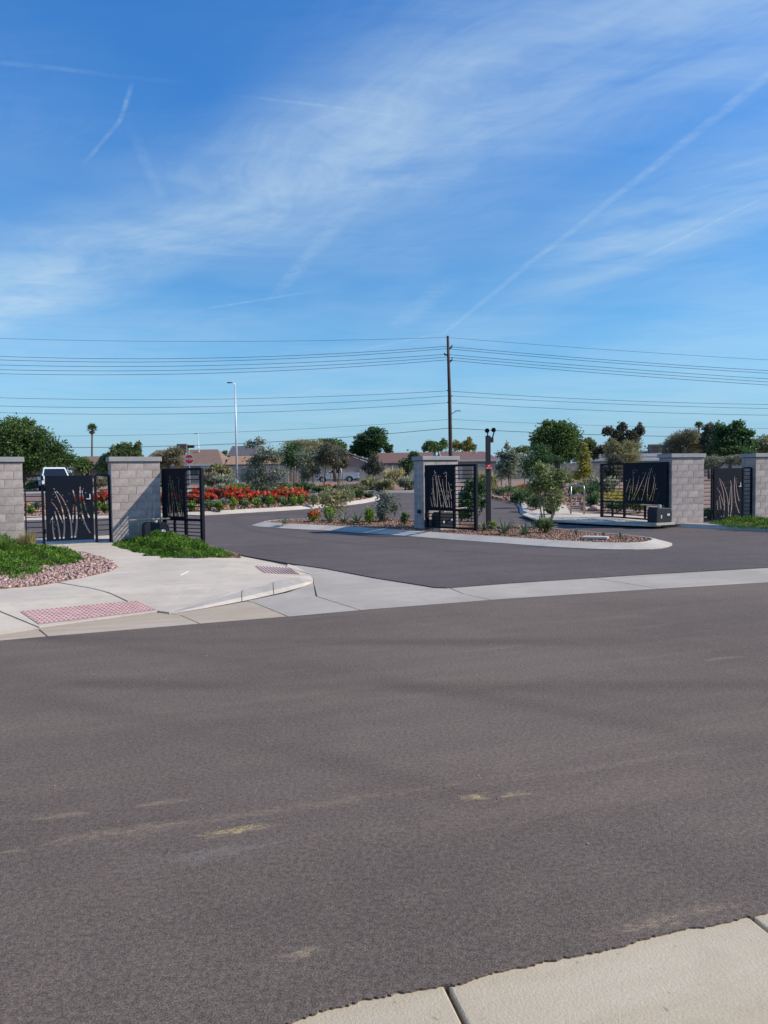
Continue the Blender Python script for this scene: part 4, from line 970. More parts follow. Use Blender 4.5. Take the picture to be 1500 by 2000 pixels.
def tree(px, base, blobs_px, Y, mat, label, n=3500, leaf=(0.26, 0.12), trunk=0.16, bark='bark', name='tree', stems=1, stakes=(), clump=0.34, group=None, shell=0.5, up=0.0, cat='tree', depth=0.9, limbs=True):
    """blobs_px: (x, y, half width, half height) in the photograph, standing at distance Y"""
    foot = at(px, base, Y); foot.z = hz(Y)+0.1 if Y > 26 else 0.10
    sc = Y/FPX; bl = []
    for (x, y, rx, ry) in blobs_px:
        c = at(x, y, Y)-foot; dy = random.uniform(-.3, .3)*rx*sc; bl.append((c.x, c.y+dy, c.z, rx*sc, rx*sc*depth, ry*sc))
    t = thing(name, label, cat, foot, 0, group)
    P_, O_, cl = crown_points(bl, n, clump, shell); keep = P_[:, 2] > 0.05; P_, O_ = P_[keep], O_[keep]
    b = MB(); zlow = min(q[2]-q[5] for q in bl); zt = max(q[2] for q in bl)
    cx = float(np.mean([q[0] for q in bl])); cy = float(np.mean([q[1] for q in bl]))
    for k in range(stems):
        a = 2*math.pi*k/stems + 0.4; sp = (0.10+trunk) if stems > 1 else 0
        s0 = Vector((math.cos(a)*sp*.5, math.sin(a)*sp*.5, -0.05)); fork = Vector((cx*0.7+math.cos(a)*sp*2.2, cy*0.7+math.sin(a)*sp*2.2, max(0.25*zt, zlow + 0.25*(zt-zlow))))
        mid = s0.lerp(fork, 0.5) + Vector((random.uniform(-.5, .5)*trunk, random.uniform(-.5, .5)*trunk, 0)); r = trunk/math.sqrt(stems)
        b.tube([s0, mid, fork], [r, r*0.8, r*0.62], 7)
        if limbs:
            for tip in random.sample(cl, min(len(cl), max(4, 9//stems))):
                tip = Vector(tip); m2 = fork.lerp(tip, 0.5) + Vector((0, 0, 0.08*(tip-fork).length)); b.tube([fork-Vector((0, 0, r)), m2, tip], [r*0.5, r*0.28, r*0.08], 5, cap=False)
    b.build('trunk', M[bark], t, smooth=True)
    leafobj('crown', P_, leaf[0], leaf[1], LM[mat], t, up, O_)
    for (sx, sy0, sy1) in stakes:
        p0 = at(sx, sy1, Y)-foot; p0.z = -0.05; p1 = at(sx, sy0, Y)-foot; b = MB(); b.tube([p0 + Vector((0, -0.1, 0)), Vector((p0.x, -0.1, p1.z))], 0.032 if Y < 60 else 0.05, 6); b.build('stake', M['wood'], t)
    return t
def shrub(px, py, w_px, h_px, mat, label, n=420, leaf=(0.11, 0.05), group=None, z=0.12, flowers=None, up=0.45, name='shrub', cat='shrub', fl_frac=0.6):
    foot = gp(px, py, z); sc = foot.y/FPX; w, h = w_px*sc, h_px*sc
    t = thing(name, label, cat, foot, random.uniform(0, 6.28), group)
    bl = [(0, 0, h*0.48, w*0.42, w*0.42, h*0.50)] + [(random.uniform(-.3, .3)*w, random.uniform(-.3, .3)*w, h*random.uniform(.4, .72), w*.25, w*.25, h*.28) for _ in range(4)]
    P_, O_, cl = crown_points(bl, n, 0.42, 0.35); P_[:, 2] = np.abs(P_[:, 2])
    leafobj('foliage', P_, leaf[0], leaf[1], LM[mat], t, up, O_)
    b = MB()
    for c in random.sample(cl, 5): c = Vector(c); c.z = abs(c.z); b.tube([(0, 0, -0.03), c*0.5, c], [0.014, 0.010, 0.004], 4, cap=False)
    b.build('stems', M['bark'], t)
    if flowers:
        k = P_[(O_[:, 2] > -0.1)]; k = k[rng.random(len(k)) < fl_frac]; k = k + rng.normal(size=k.shape)*0.03; k[:, 2] += 0.03
        leafobj('blossoms', k, leaf[0]*1.05, leaf[0]*0.75, LM[flowers], t, 0.2)
    return t
_blade = None
def agave(px, py, w_px, label, z=0.12, n=17, mat='agave', group='agaves on the centre island'):
    global _blade
    foot = gp(px, py, z); L = w_px*foot.y/FPX*0.85
    t = thing('agave', label, 'agave', foot, random.uniform(0, 6), group)
    if _blade is None:
        v = []; N = 6
        for i in range(N+1):
            u = i/N; w = 0.085*(1-u)**0.8*(0.55+1.2*u if u < .35 else 1.0)+0.002; v += [(-w, u, 0.30*u*u*0 + 0.015), (0, u, -0.02*(1-u)), (w, u, 0.015)]
        f = [(i*3+j, i*3+j+1, (i+1)*3+j+1, (i+1)*3+j) for i in range(N) for j in range(2)]
        _blade = bpy.data.meshes.new('leaf'); _blade.from_pydata(v, [], f); _blade.materials.append(LM['agave'])
    for k in range(n):
        o = bpy.data.objects.new('leaf', _blade); C.objects.link(o); o.parent = t; a = k*2.4; el = R(12 + 66*k/n + random.uniform(-8, 8))
        o.rotation_euler = (el, 0, a); q = L*random.uniform(.8, 1.1)*(1-0.15*k/n); o.scale = (L*1.15, q, q); o.location = (-math.sin(a)*0.02, math.cos(a)*0.02, 0.01)
    return t
def cover(name, poly, n, h, label, edge=0.5, leaf=(0.055, 0.026), mat='cover', hts=None):
    pts = []; tries = 0
    cxs = np.mean([p[0] for p in poly]); cys = np.mean([p[1] for p in poly])
    A = scatter(poly, n, 0)
    bx = rng.uniform(-1, 1, (30, 2)); 
    def mound(x, y): return 0.5+0.28*math.sin(3.1*x+1.3*y)+0.22*math.sin(5.7*y-2.2*x+1)+0.15*math.sin(11*x+7*y)
    pv = [Vector(p) for p in poly]
    def edged(x, y):
        p = Vector((x, y)); m = 9
        for i in range(len(pv)):
            a, b = pv[i-1], pv[i]; t = max(0, min(1, (p-a).dot(b-a)/max(1e-9, (b-a).length_squared))); m = min(m, (p-(a+(b-a)*t)).length)
        return min(1, m/edge)
    A[:, 2] = [0.12 + h*edged(x, y)**0.6*max(0.12, mound(x, y))*random.uniform(.35, 1.05) + hz(y) for x, y, _ in A]
    v, f = leaves(A[::2], leaf[0], leaf[1], 0.3); v2, f2 = leaves(A[1::4], leaf[0]*2.3, leaf[1]*0.75, 0.55); v3, f3 = leaves(A[3::4], leaf[0]*0.7, leaf[1]*0.9, 0.3)
    f = np.concatenate([f, f2+len(v), f3+len(v)+len(v2)]); v = np.concatenate([v, v2, v3]); tt = np.concatenate([clump_tone(A[::2], 0.16), clump_tone(A[1::4], 0.16), clump_tone(A[3::4], 0.16)]); return tag(link(name, tone(npmesh(name, v, f), tt), LM[mat]), label, 'ground cover', kind='stuff')

# ground cover by the gates (edges spill unevenly over the concrete)
def ragged(px, z=0.12, amp=0.07):
    q = dens([xy(a, b, z) for a, b in px], 0.16); return [(x+random.gauss(0, amp), y+random.gauss(0, amp)) for x, y in q]
cover('ground_cover', ragged([(-170, 1080), (0, 1068), (90, 1066), (120, 1074), (150, 1082), (163, 1097), (130, 1108), (92, 1108), (90, 1122), (50, 1134), (0, 1128), (-170, 1150)]), 30000, 0.34, 'bright green trailing ground cover over the pink gravel corner')
cover('ground_cover', ragged([(222, 1066), (260, 1076), (300, 1088), (380, 1091), (474, 1084), (430, 1076), (405, 1066), (330, 1052), (240, 1052)]), 26000, 0.30, 'bright green trailing ground cover at the foot of the left drive gate')
cover('ground_cover', ragged([(1385, 1023), (1420, 1028), (1500, 1032), (1560, 1033), (1560, 1018), (1470, 1017), (1420, 1015)]), 9000, 0.24, 'green trailing ground cover below the right walk gate')
cover('yellow_cover', ragged([(1172, 985), (1300, 985), (1300, 966), (1172, 966)], 0.12, 0.3), 6000, 0.3, 'yellow flowering ground cover behind the right drive gate', leaf=(0.14, 0.09), mat='flower')
for k, (px, py, w, h, m_, lb) in enumerate([(12, 1093, 46, 44, 'lime', 'green tuft of upright grass at the left edge of the corner bed'), (55, 1074, 48, 40, 'straw', 'dry straw coloured grass tuft before the left pillar'), (-20, 1080, 50, 40, 'straw', 'pale straw grass tuft cut by the left edge')]):
    foot = gp(px, py, .12); sc = foot.y/FPX; t = thing('grass_tuft', lb, 'grass', foot, 0, 'grass tufts in the corner bed'); nb = 420; b = MB()
    for _ in range(nb):
        a = random.uniform(0, 6.28); r = random.random()**.5*w*sc*.25; o_ = random.uniform(.1, .9)*w*sc*.5; hh = h*sc*random.uniform(.5, 1.1); c_, s_ = math.cos(a), math.sin(a)
        p0 = Vector((c_*r, s_*r, -.02)); p1 = p0 + Vector((c_*o_*.4, s_*o_*.4, hh*.7)); p2 = p0 + Vector((c_*o_, s_*o_, hh)); wv = Vector((-s_, c_, 0))*0.006
        b.add([p0-wv, p0+wv, p1+wv*.7, p1-wv*.7, p2], [(0, 1, 2, 3), (3, 2, 4)])
    b.build('blades', LM[m_], t)
for k, (px, py) in enumerate([(130, 1076), (1402, 1022)]):
    pass

# ---- centre island plants
IG = 'shrubs on the centre island'
tree(656, 1014, [(650, 985, 30, 24), (630, 972, 22, 14), (672, 970, 22, 16), (648, 962, 16, 10)], gp(656, 1016).y, 'olive', 'small multi-stemmed olive green tree at the left of the island', 1500, (0.11, 0.05), 0.07, stems=3, clump=0.42, shell=0.3)
shrub(613, 1019, 34, 24, 'lime', 'red tipped low shrub at the left end of the island', 500, (0.075, 0.04), IG, flowers='red', fl_frac=0.5)
shrub(641, 1017, 26, 30, 'lime', 'leafy green shrub beside the red tipped shrub on the island', 420, (0.09, 0.04), IG)
shrub(723, 1024, 32, 36, 'lime', 'bright green rounded shrub in the middle of the island', 900, (0.085, 0.04), IG)
tree(754, 1023, [(752, 990, 24, 22), (742, 1005, 14, 14), (762, 972, 18, 13), (745, 968, 14, 11), (775, 990, 13, 12), (750, 1014, 12, 8)], gp(754, 1025).y, 'sage', 'grey green open shrub tree left of the island pillar', 1500, (0.095, 0.05), 0.05, stems=3, clump=0.42, shell=0.3)
shrub(790, 1025, 22, 26, 'mid', 'small dark green shrub just left of the island pillar', 420, (0.085, 0.045), IG)
tree(921, 1028, [(915, 975, 26, 32), (905, 1000, 20, 18), (935, 950, 18, 20), (945, 985, 12, 14), (918, 945, 12, 12)], gp(925, 1026).y+0.2, 'deep', 'dark leafy shrub tree seen through the bars of the island gate', 2600, (0.12, 0.065), 0.06, stems=3, clump=0.4, shell=0.3)
tree(1066, 1036, [(1068, 945, 36, 30), (1055, 915, 24, 16), (1092, 930, 26, 20), (1080, 975, 26, 18), (1045, 950, 18, 18), (1110, 940, 12, 9), (1078, 990, 16, 9)], gp(1066, 1038).y, 'fresh', 'multi-stemmed young tree with yellow green leaves at the right of the island', 2500, (0.105, 0.055), 0.055, stems=4, bark='barkpale', clump=0.42, shell=0.3)
shrub(1062, 1040, 42, 34, 'mid', 'rounded green shrub at the foot of the island tree', 800, (0.08, 0.05), IG)
shrub(963, 1036, 20, 20, 'lime', 'lime green sprout beside the camera post', 200, (0.085, 0.035), IG)
shrub(948, 972, 34, 36, 'yellow', 'yellow flowered shrub beside the camera post', 420, (0.16, 0.09), None, flowers='flower', fl_frac=0.25)
for px, py, w, lb in ((645, 1020, 30, 'leftmost agave on the island beneath the small tree'), (672, 1021, 30, 'second agave from the left on the island'), (697, 1022, 34, 'third agave from the left, beside the bright green shrub'), (946, 1036, 30, 'agave at the foot of the camera post'), (985, 1043, 44, 'largest pointed agave right of the camera post'), (1024, 1045, 38, 'pointed agave left of the island tree'), (556, 1024, 22, 'tiny agave near the left tip of the island')):
    agave(px, py, w, lb)
for px, py, lb in ((1126, 1046, 'thin grey sprig standing in the island gravel by the utility cover'), (1178, 1051, 'tiny dark sprig behind the utility cover'), (1212, 1052, 'pale tilted sprig near the right end of the island')):
    shrub(px, py, 10, 16, 'sage', lb, 40, (0.07, 0.02), 'sprigs in the island gravel', up=0.9, name='sprig', cat='plant')

# ---- flower bed
ordn = ['first', 'second', 'third', 'fourth', 'fifth', 'sixth', 'seventh', 'eighth', 'ninth', 'tenth', 'eleventh', 'twelfth', 'thirteenth', 'fourteenth', 'fifteenth', 'sixteenth', 'seventeenth', 'eighteenth', 'nineteenth', 'twentieth', 'twenty-first', 'twenty-second', 'twenty-third', 'twenty-fourth', 'twenty-fifth', 'twenty-sixth']
front = [(60, 1007), (165, 1005), (185, 1004), (205, 1003), (235, 1003), (345, 1002), (375, 1000), (407, 999.5), (429, 999), (455, 997), (478, 994), (503, 992), (527, 991), (557, 990), (573, 989.5), (589, 988.5), (613, 988), (638, 985), (660, 983), (684, 980)]
for k, (px, py) in enumerate(front):
    s_ = 1.0 if px < 640 else 1.25
    shrub(px, py, random.uniform(19, 25)*s_, random.uniform(19, 27)*s_, ['lime', 'mid', 'lime'][k % 3], f'small green shrub in the front row of the flower bed, {ordn[k]} from the left', 330, (0.12, 0.05), 'front row shrubs of the flower bed', up=0.75)
sage = [(70, 996), (215, 996), (360, 994), (420, 991), (440, 989), (515, 986), (545, 984), (598, 982), (630, 978), (650, 976)]
for k, (px, py) in enumerate(sage):
    shrub(px, py, random.uniform(22, 30), random.uniform(17, 22), 'sage', f'grey green mound in the second row of the flower bed, {ordn[k]} from the left', 300, (0.13, 0.05), 'second row shrubs of the flower bed')
red = [(150, 990), (180, 989), (208, 990), (232, 988), (205, 981), (330, 988), (352, 984), (378, 986), (410, 985), (425, 979), (446, 984), (452, 975), (468, 981), (480, 986), (492, 977), (500, 984), (518, 981), (530, 986), (545, 979), (562, 982), (574, 977), (585, 984), (590, 979), (385, 977), (470, 973), (420, 973)]
for k, (px, py) in enumerate(sorted(red)):
    shrub(px, py, random.uniform(30, 40), random.uniform(20, 27), 'mid', f'scarlet flowering mound in the flower bed, {ordn[k]} from the left', 420, (0.17, 0.09), 'scarlet mounds of the flower bed', flowers='red', fl_frac=0.75)
for k, (px, py, w, h) in enumerate([(700, 974, 26, 20), (675, 972, 26, 18), (720, 972, 18, 10), (400, 968, 40, 22), (340, 968, 50, 26), (436, 966, 44, 24)]):
    shrub(px, py, w, h, ['mid', 'grey'][k % 2], f'loose green shrub at the back of the flower bed, {["beside its right end", "third from its right end", "low one at its very tip", "behind the left gate bars", "behind the left gate panel", "just right of the left gate"][k]}', 420, (0.2, 0.09), 'shrubs at the back of the flower bed')
tree(512, 984, [(508, 935, 36, 26), (500, 905, 28, 22), (520, 890, 26, 20), (492, 868, 14, 12), (508, 862, 12, 12), (545, 925, 18, 20), (478, 930, 16, 18), (540, 895, 14, 14), (512, 952, 30, 12)], gp(512, 984).y, 'grey', 'staked young grey green tree growing in the red flower bed', 3800, (0.17, 0.065), 0.05, stakes=[(520, 913, 984)], clump=0.42, shell=0.25, bark='barkpale')

# ---- young staked trees and planting beyond the loop
YT = 'young staked trees beyond the loop road'
for px, base, bl, Y, m_, lb, st in [
    (573, 962, [(573, 890, 26, 24), (560, 905, 18, 16), (588, 905, 18, 18), (575, 872, 18, 12)], 62, 'deep', 'dark young tree between stakes right of the bed tree', [(569, 900, 962), (575, 902, 962), (580, 906, 962)]),
    (600, 964, [(602, 900, 24, 26), (596, 928, 16, 16), (615, 915, 14, 16)], 60, 'grey', 'thin grey young tree with stakes left of the silver pickup', [(590, 915, 963), (612, 912, 964)]),
    (633, 963, [(637, 885, 24, 18), (625, 900, 18, 16), (652, 898, 20, 18), (640, 872, 14, 10)], 58, 'purple', 'bronze leaved young tree before the silver pickup cab', [(632, 905, 962), (647, 905, 962)]),
    (660, 962, [(662, 892, 20, 18), (672, 905, 13, 12), (655, 908, 14, 10)], 60, 'purple', 'slim bronze young tree before the silver pickup bed', [(664, 905, 962), (670, 900, 962)]),
    (728, 962, [(728, 905, 18, 14), (740, 912, 14, 14), (716, 912, 14, 10), (732, 893, 12, 9), (726, 922, 16, 9)], 58, 'purple', 'bronze leaved young tree right of the silver pickup', [(735, 918, 962), (742, 915, 962)]),
    (795, 962, [(800, 905, 22, 16), (792, 922, 16, 12), (808, 890, 14, 10)], 60, 'deep', 'dark young tree behind the left side of the island pillar', [(796, 930, 962)]),
    (996, 982, [(996, 905, 22, 22), (985, 890, 16, 12), (1004, 890, 14, 12), (992, 872, 7, 12), (990, 925, 24, 10), (975, 912, 12, 8)], 44, 'grey', 'staked grey green young tree right of the camera post', [(979, 920, 975), (997, 918, 978), (988, 945, 976)]),
    (1026, 968, [(1040, 900, 34, 26), (1062, 890, 24, 18), (1030, 920, 20, 18), (1058, 875, 16, 10), (1085, 896, 20, 6)], 52, 'deep', 'broad dark young tree behind the yellow green island tree', [(1024, 930, 968)]),
    (1140, 960, [(1141, 920, 20, 18), (1140, 895, 15, 18), (1141, 875, 8, 14), (1133, 930, 16, 12)], 52, 'yellow', 'narrow yellowing young tree above the steel rack', [(1131, 922, 975)]),
    (1200, 985, [(1195, 920, 24, 20), (1200, 900, 18, 14)], 46, 'purple', 'bronze young tree behind the bars of the right drive gate', [(1186, 890, 990), (1194, 915, 988), (1210, 915, 985)]),
    (1150, 985, [(1150, 955, 26, 16), (1165, 945, 18, 16)], 48, 'olive', 'low olive brush beside the right drive gate end', [])]:
    tree(px, base, bl, Y, m_, lb, 2400, (0.19, 0.085), 0.05, stakes=st, clump=0.42, shell=0.3, group=YT, bark='barkpale')
side_sh = [(1018, 987, 42, 30, 'deep', 'dark green rounded shrub at the kerb return'), (1046, 994, 40, 30, 'deep', 'dark green mound right of the kerb return'), (1076, 1004, 34, 26, 'deep', 'dark mound behind the island tree stems'), (1008, 968, 60, 22, 'mid', 'low green hedge clump beyond the kerb return'), (975, 966, 40, 16, 'mid', 'low green clump right of the camera post'),
           (1150, 975, 46, 34, 'deep', 'dark shrub behind the steel rack'), (1160, 992, 36, 32, 'deep', 'dark shrub between the steel rack and the right gate'), (1120, 968, 34, 22, 'deep', 'small dark mound left of the steel rack'), (1205, 1000, 56, 24, 'deep', 'dark low shrub behind the right gate bars'), (1247, 1002, 38, 34, 'mid', 'green shrub behind the right gate panel foot'), (1290, 985, 46, 30, 'mid', 'green shrub beside the right operator box'),
           (1395, 1012, 60, 20, 'mid', 'low green shrub behind the right walk gate'), (1462, 1002, 40, 26, 'mid', 'green shrub at the far right pillar')]
for px, py, w, h, m_, lb in side_sh: shrub(px, py, w, h, m_, lb, 800, (0.13, 0.05), 'shrubs on the right verge')
for px, py, w, h, lb in ((1017, 966, 22, 18, 'orange flowering plant left one beyond the right kerb'), (1036, 966, 26, 18, 'orange flowering plant right one beyond the right kerb'), (636, 958, 18, 12, 'orange flowering plant below the silver pickup front wheel'), (660, 962, 18, 14, 'orange flowering plant below the silver pickup bed')):
    shrub(px, py, w, h, 'mid', lb, 300, (0.22, 0.09), 'orange flowering plants', flowers='orange', fl_frac=0.5, up=0.8)
mid_sh = [(690, 960, 70, 15, 'olive'), (728, 957, 50, 26, 'olive'), (765, 956, 60, 46, 'straw'), (745, 960, 50, 26, 'olive'), (800, 957, 40, 26, 'grey'), (590, 960, 50, 18, 'mid'), (630, 962, 50, 13, 'mid'), (480, 957, 90, 14, 'lime'), (440, 955, 50, 30, 'grey'), (410, 955, 40, 36, 'tan'), (545, 957, 60, 16, 'mid'), (660, 962, 50, 12, 'grey'), (950, 957, 60, 40, 'olive'), (340, 957, 60, 24, 'grey'), (70, 957, 60, 18, 'mid'), (190, 955, 60, 26, 'tan'), (1080, 962, 50, 26, 'grey'), (1180, 962, 60, 30, 'grey')]
for k, (px, py, w, h, m_) in enumerate(mid_sh):
    shrub(px, py, w, h, m_, f'{dict(olive="olive brown", straw="straw coloured", grey="grey green", mid="green", lime="bright green", tan="dry tan")[m_]} brush on the verge beyond the loop, {ordn[sorted(q[0] for q in mid_sh).index(px)]} from the left', 800, (0.30, 0.10), 'brush on the far verge', up=0.7, name='brush')

# ---- background trees
def bt(px, bl, Y, m_, lb, n=5000, leaf=(0.42, 0.22), trunk=0.25, **kw): return tree(px, 940, bl, Y, m_, lb, int(n*1.7), (leaf[0]*.75, leaf[1]*.8), trunk, group='background trees', **kw)
bt(45, [(40, 865, 50, 50), (20, 850, 40, 36), (70, 862, 42, 36), (100, 890, 36, 34), (30, 905, 50, 30), (80, 905, 44, 28), (130, 897, 24, 24), (-20, 870, 40, 40), (50, 832, 24, 16)], 90, 'dark', 'huge dark green tree behind the white truck at the left', 16000, (0.50, 0.20), 0.5, clump=0.36)
bt(238, [(238, 890, 34, 18), (240, 878, 24, 13), (268, 872, 10, 10), (208, 898, 14, 14), (262, 888, 18, 14), (200, 912, 18, 18)], 85, 'mid', 'round green tree just left of the left pillar top', 5000)
bt(325, [(325, 892, 28, 14), (340, 882, 20, 10), (310, 905, 18, 12), (350, 902, 16, 12)], 90, 'tan', 'dry tan bush tree just right of the left pillar top', 4000, (0.5, 0.08))
bt(425, [(424, 918, 18, 14), (440, 925, 18, 14), (412, 926, 16, 14)], 75, 'olive', 'low olive tree beside the tall street light', 2400)
bt(437, [(436, 893, 9, 10), (440, 884, 6, 5)], 150, 'mid', 'small thin tree between the brown and dark roofs', 900)
bt(590, [(560, 885, 30, 20), (600, 878, 40, 20), (640, 882, 36, 20), (580, 900, 40, 18), (620, 900, 44, 18), (655, 890, 26, 20), (595, 865, 44, 8)], 80, 'olive', 'wide feathery olive tree behind the young staked trees', 9000, (0.45, 0.07), 0.2)
bt(655, [(655, 875, 24, 16), (640, 866, 18, 10)], 92, 'dark', 'dark green tree top above the silver pickup', 2600)
bt(722, [(722, 862, 32, 22), (712, 872, 28, 20), (735, 855, 24, 18), (725, 842, 14, 10), (695, 880, 14, 12), (760, 876, 12, 10), (722, 885, 26, 12)], 118, 'deep', 'tall dark round tree between the two pink houses', 9000, (0.5, 0.26))
bt(855, [(850, 874, 22, 12), (838, 868, 12, 9), (865, 868, 12, 12), (830, 876, 10, 6)], 150, 'dark', 'dark leafy tree top above the island pillar', 3000)
bt(905, [(910, 872, 14, 12), (915, 860, 8, 9), (892, 870, 10, 12), (925, 874, 8, 8)], 150, 'yellow', 'pale yellow green tree top right of the utility pole', 2400)
bt(1020, [(1020, 880, 20, 10), (1005, 884, 12, 8)], 150, 'mid', 'far green tree top left of the big dark tree', 1800)
bt(1088, [(1085, 855, 44, 36), (1060, 865, 28, 28), (1110, 862, 34, 34), (1072, 832, 18, 14), (1095, 838, 26, 16), (1085, 885, 50, 22), (1125, 880, 26, 22)], 95, 'dark', 'big dark rounded tree beyond the right verge', 14000, (0.46, 0.2), 0.45, clump=0.36)
bt(1148, [(1148, 872, 18, 16), (1155, 882, 14, 12)], 100, 'mid', 'lighter green tree at the right shoulder of the big dark tree', 2600)
bt(1215, [(1215, 880, 30, 16), (1195, 870, 18, 16), (1235, 872, 20, 16), (1220, 895, 36, 16), (1200, 890, 22, 18)], 66, 'olive', 'pale olive tree behind the right drive gate panel', 5200, (0.34, 0.07), 0.14, bark='barkpale')
bt(1212, [(1187, 842, 10, 9), (1205, 850, 14, 10), (1215, 835, 9, 10), (1235, 852, 13, 12), (1250, 842, 9, 12), (1225, 862, 18, 10), (1200, 862, 12, 8)], 70, 'purple', 'dark clumpy tree top above the right drive gate', 4200, (0.30, 0.2), 0.14, clump=0.5)
bt(1335, [(1325, 862, 28, 18), (1345, 855, 24, 20), (1365, 868, 22, 20), (1310, 872, 20, 14), (1335, 885, 40, 14), (1300, 880, 12, 10)], 80, 'tan', 'wide tan and grey feathery tree above the right pillars', 7000, (0.5, 0.07), 0.2)
bt(1385, [(1385, 842, 13, 16), (1380, 865, 14, 18), (1390, 885, 18, 16)], 78, 'purple', 'narrow dark tree behind the right walk gate', 2800, (0.34, 0.2), 0.15, clump=0.45)
bt(1425, [(1425, 860, 34, 28), (1440, 835, 16, 14), (1412, 842, 20, 16), (1455, 850, 20, 16), (1462, 870, 20, 18), (1405, 870, 22, 20), (1430, 885, 36, 14)], 66, 'deep', 'dense dark tree above the right walk gate', 9000, (0.32, 0.18), 0.2, clump=0.4)
bt(1395, [(1370, 905, 18, 14), (1395, 902, 20, 14), (1440, 898, 26, 12)], 60, 'grey', 'pale grey green brush tree directly behind the right walk gate', 2600, (0.3, 0.07), 0.1)
bt(1500, [(1500, 868, 34, 20), (1490, 885, 30, 14)], 85, 'olive', 'olive green tree cut by the right edge', 3200, (0.4, 0.1))
bt(165, [(160, 908, 18, 16)], 100, 'dark', 'small dark tree beside the brown gabled house', 1500)
bt(1255, [(1160, 888, 10, 10), (1175, 878, 12, 9)], 72, 'purple', 'small dark tree left of the clumpy tree top', 1200, (0.3, 0.18), 0.08)
def palm(px, top, r_px, Y, label, skirt=True, trunk_r=0.22):
    foot = at(px, 940, Y); foot.z = hz(Y); h = at(px, top, Y).z-foot.z; r = r_px*Y/FPX; x1 = at(px, top, Y).x-foot.x
    t = thing('palm_tree', label, 'palm tree', foot, 0, 'fan palms in the distance')
    b = MB(); b.tube([(0, 0, 0), (x1*.4, 0, h*.5), (x1, 0, h)], [trunk_r*1.4, trunk_r, trunk_r*.9], 8); b.build('trunk', M['bark'], t, smooth=True)
    def frond(a, el, L, m_, nm):
        o = MB(); d = Vector((math.cos(a)*math.cos(el), math.sin(a)*math.cos(el), math.sin(el))); s_ = Vector((-math.sin(a), math.cos(a), 0)); u = d.cross(s_)
        c = Vector((x1, 0, h)); hub = c + d*L*0.45; o.tube([c, hub], [0.04, 0.03], 4, cap=False)
        for k in range(11):
            q = R(-95+19*k); e2 = (d*math.cos(q)+s_*math.sin(q)); tip = hub + e2*L*0.6 + Vector((0, 0, -0.12*L*abs(math.sin(q)))); w = (s_*math.cos(q)-d*math.sin(q))*L*0.06; o.add([hub, hub.lerp(tip, .5)+w, tip, hub.lerp(tip, .5)-w], [(0, 1, 2, 3)])
        o.build(nm, LM[m_], t)
    for k in range(26): frond(k*2.4, R(78-100*k/26), r*random.uniform(.85, 1.1), 'palm', 'frond')
    if skirt:
        for k in range(12): frond(k*2.1, R(-50-random.random()*30), r*0.8, 'thatch', 'dead_frond')
palm(180, 838, 13, 170, 'slim fan palm with a brown skirt rising behind the left roofs')
palm(1365, 832, 11, 170, 'small far fan palm above the tan feathery tree', False)
palm(1386, 836, 13, 140, 'leafy fan palm top beside the dense dark tree', False)

# ------------------------------------------------------------------ houses and walls
def shingle(name, col): 
    m, g, b, _ = newmat(name); tc = g.new('ShaderNodeTexCoord').outputs['Object']
    br = g.new('ShaderNodeTexBrick'); g.l.new(g.mapping(tc, rot=(R(90), 0, 0)), br.inputs['Vector']); br.inputs['Scale'].default_value = 1.6
    br.inputs['Color1'].default_value = c4(col); br.inputs['Color2'].default_value = c4(tuple(x*.78 for x in col)); br.inputs['Mortar'].default_value = c4(tuple(x*.6 for x in col)); br.inputs['Mortar Size'].default_value = 0.02
    n = g.noise(tc, 1.2, 4); g.l.new(g.mix(g.math('MULTIPLY', n, 0.35), br.outputs[0], c4(tuple(x*1.3 for x in col))), b.inputs['Base Color']); b.inputs['Roughness'].default_value = 0.9
    return m
RB, RO, RG, RD, RR = shingle('brown_shingle', (0.24, 0.155, 0.115)), shingle('orange_shingle', (0.40, 0.24, 0.14)), shingle('grey_shingle', (0.27, 0.265, 0.26)), shingle('dark_shingle', (0.12, 0.115, 0.125)), shingle('red_brown_shingle', (0.21, 0.115, 0.095))
STP = simple('pink_stucco', (0.46, 0.27, 0.22), 0.9, var=0.06); STT = simple('tan_stucco', (0.42, 0.34, 0.27), 0.9, var=0.06); STG = simple('grey_stucco', (0.40, 0.38, 0.36), 0.9, var=0.06); STN = simple('brown_stucco', (0.25, 0.18, 0.14), 0.9, var=0.06)
FW = simple('white_fascia', (0.72, 0.70, 0.66), 0.7, var=0.04); FB = simple('brown_fascia', (0.16, 0.10, 0.075), 0.7, var=0.06)
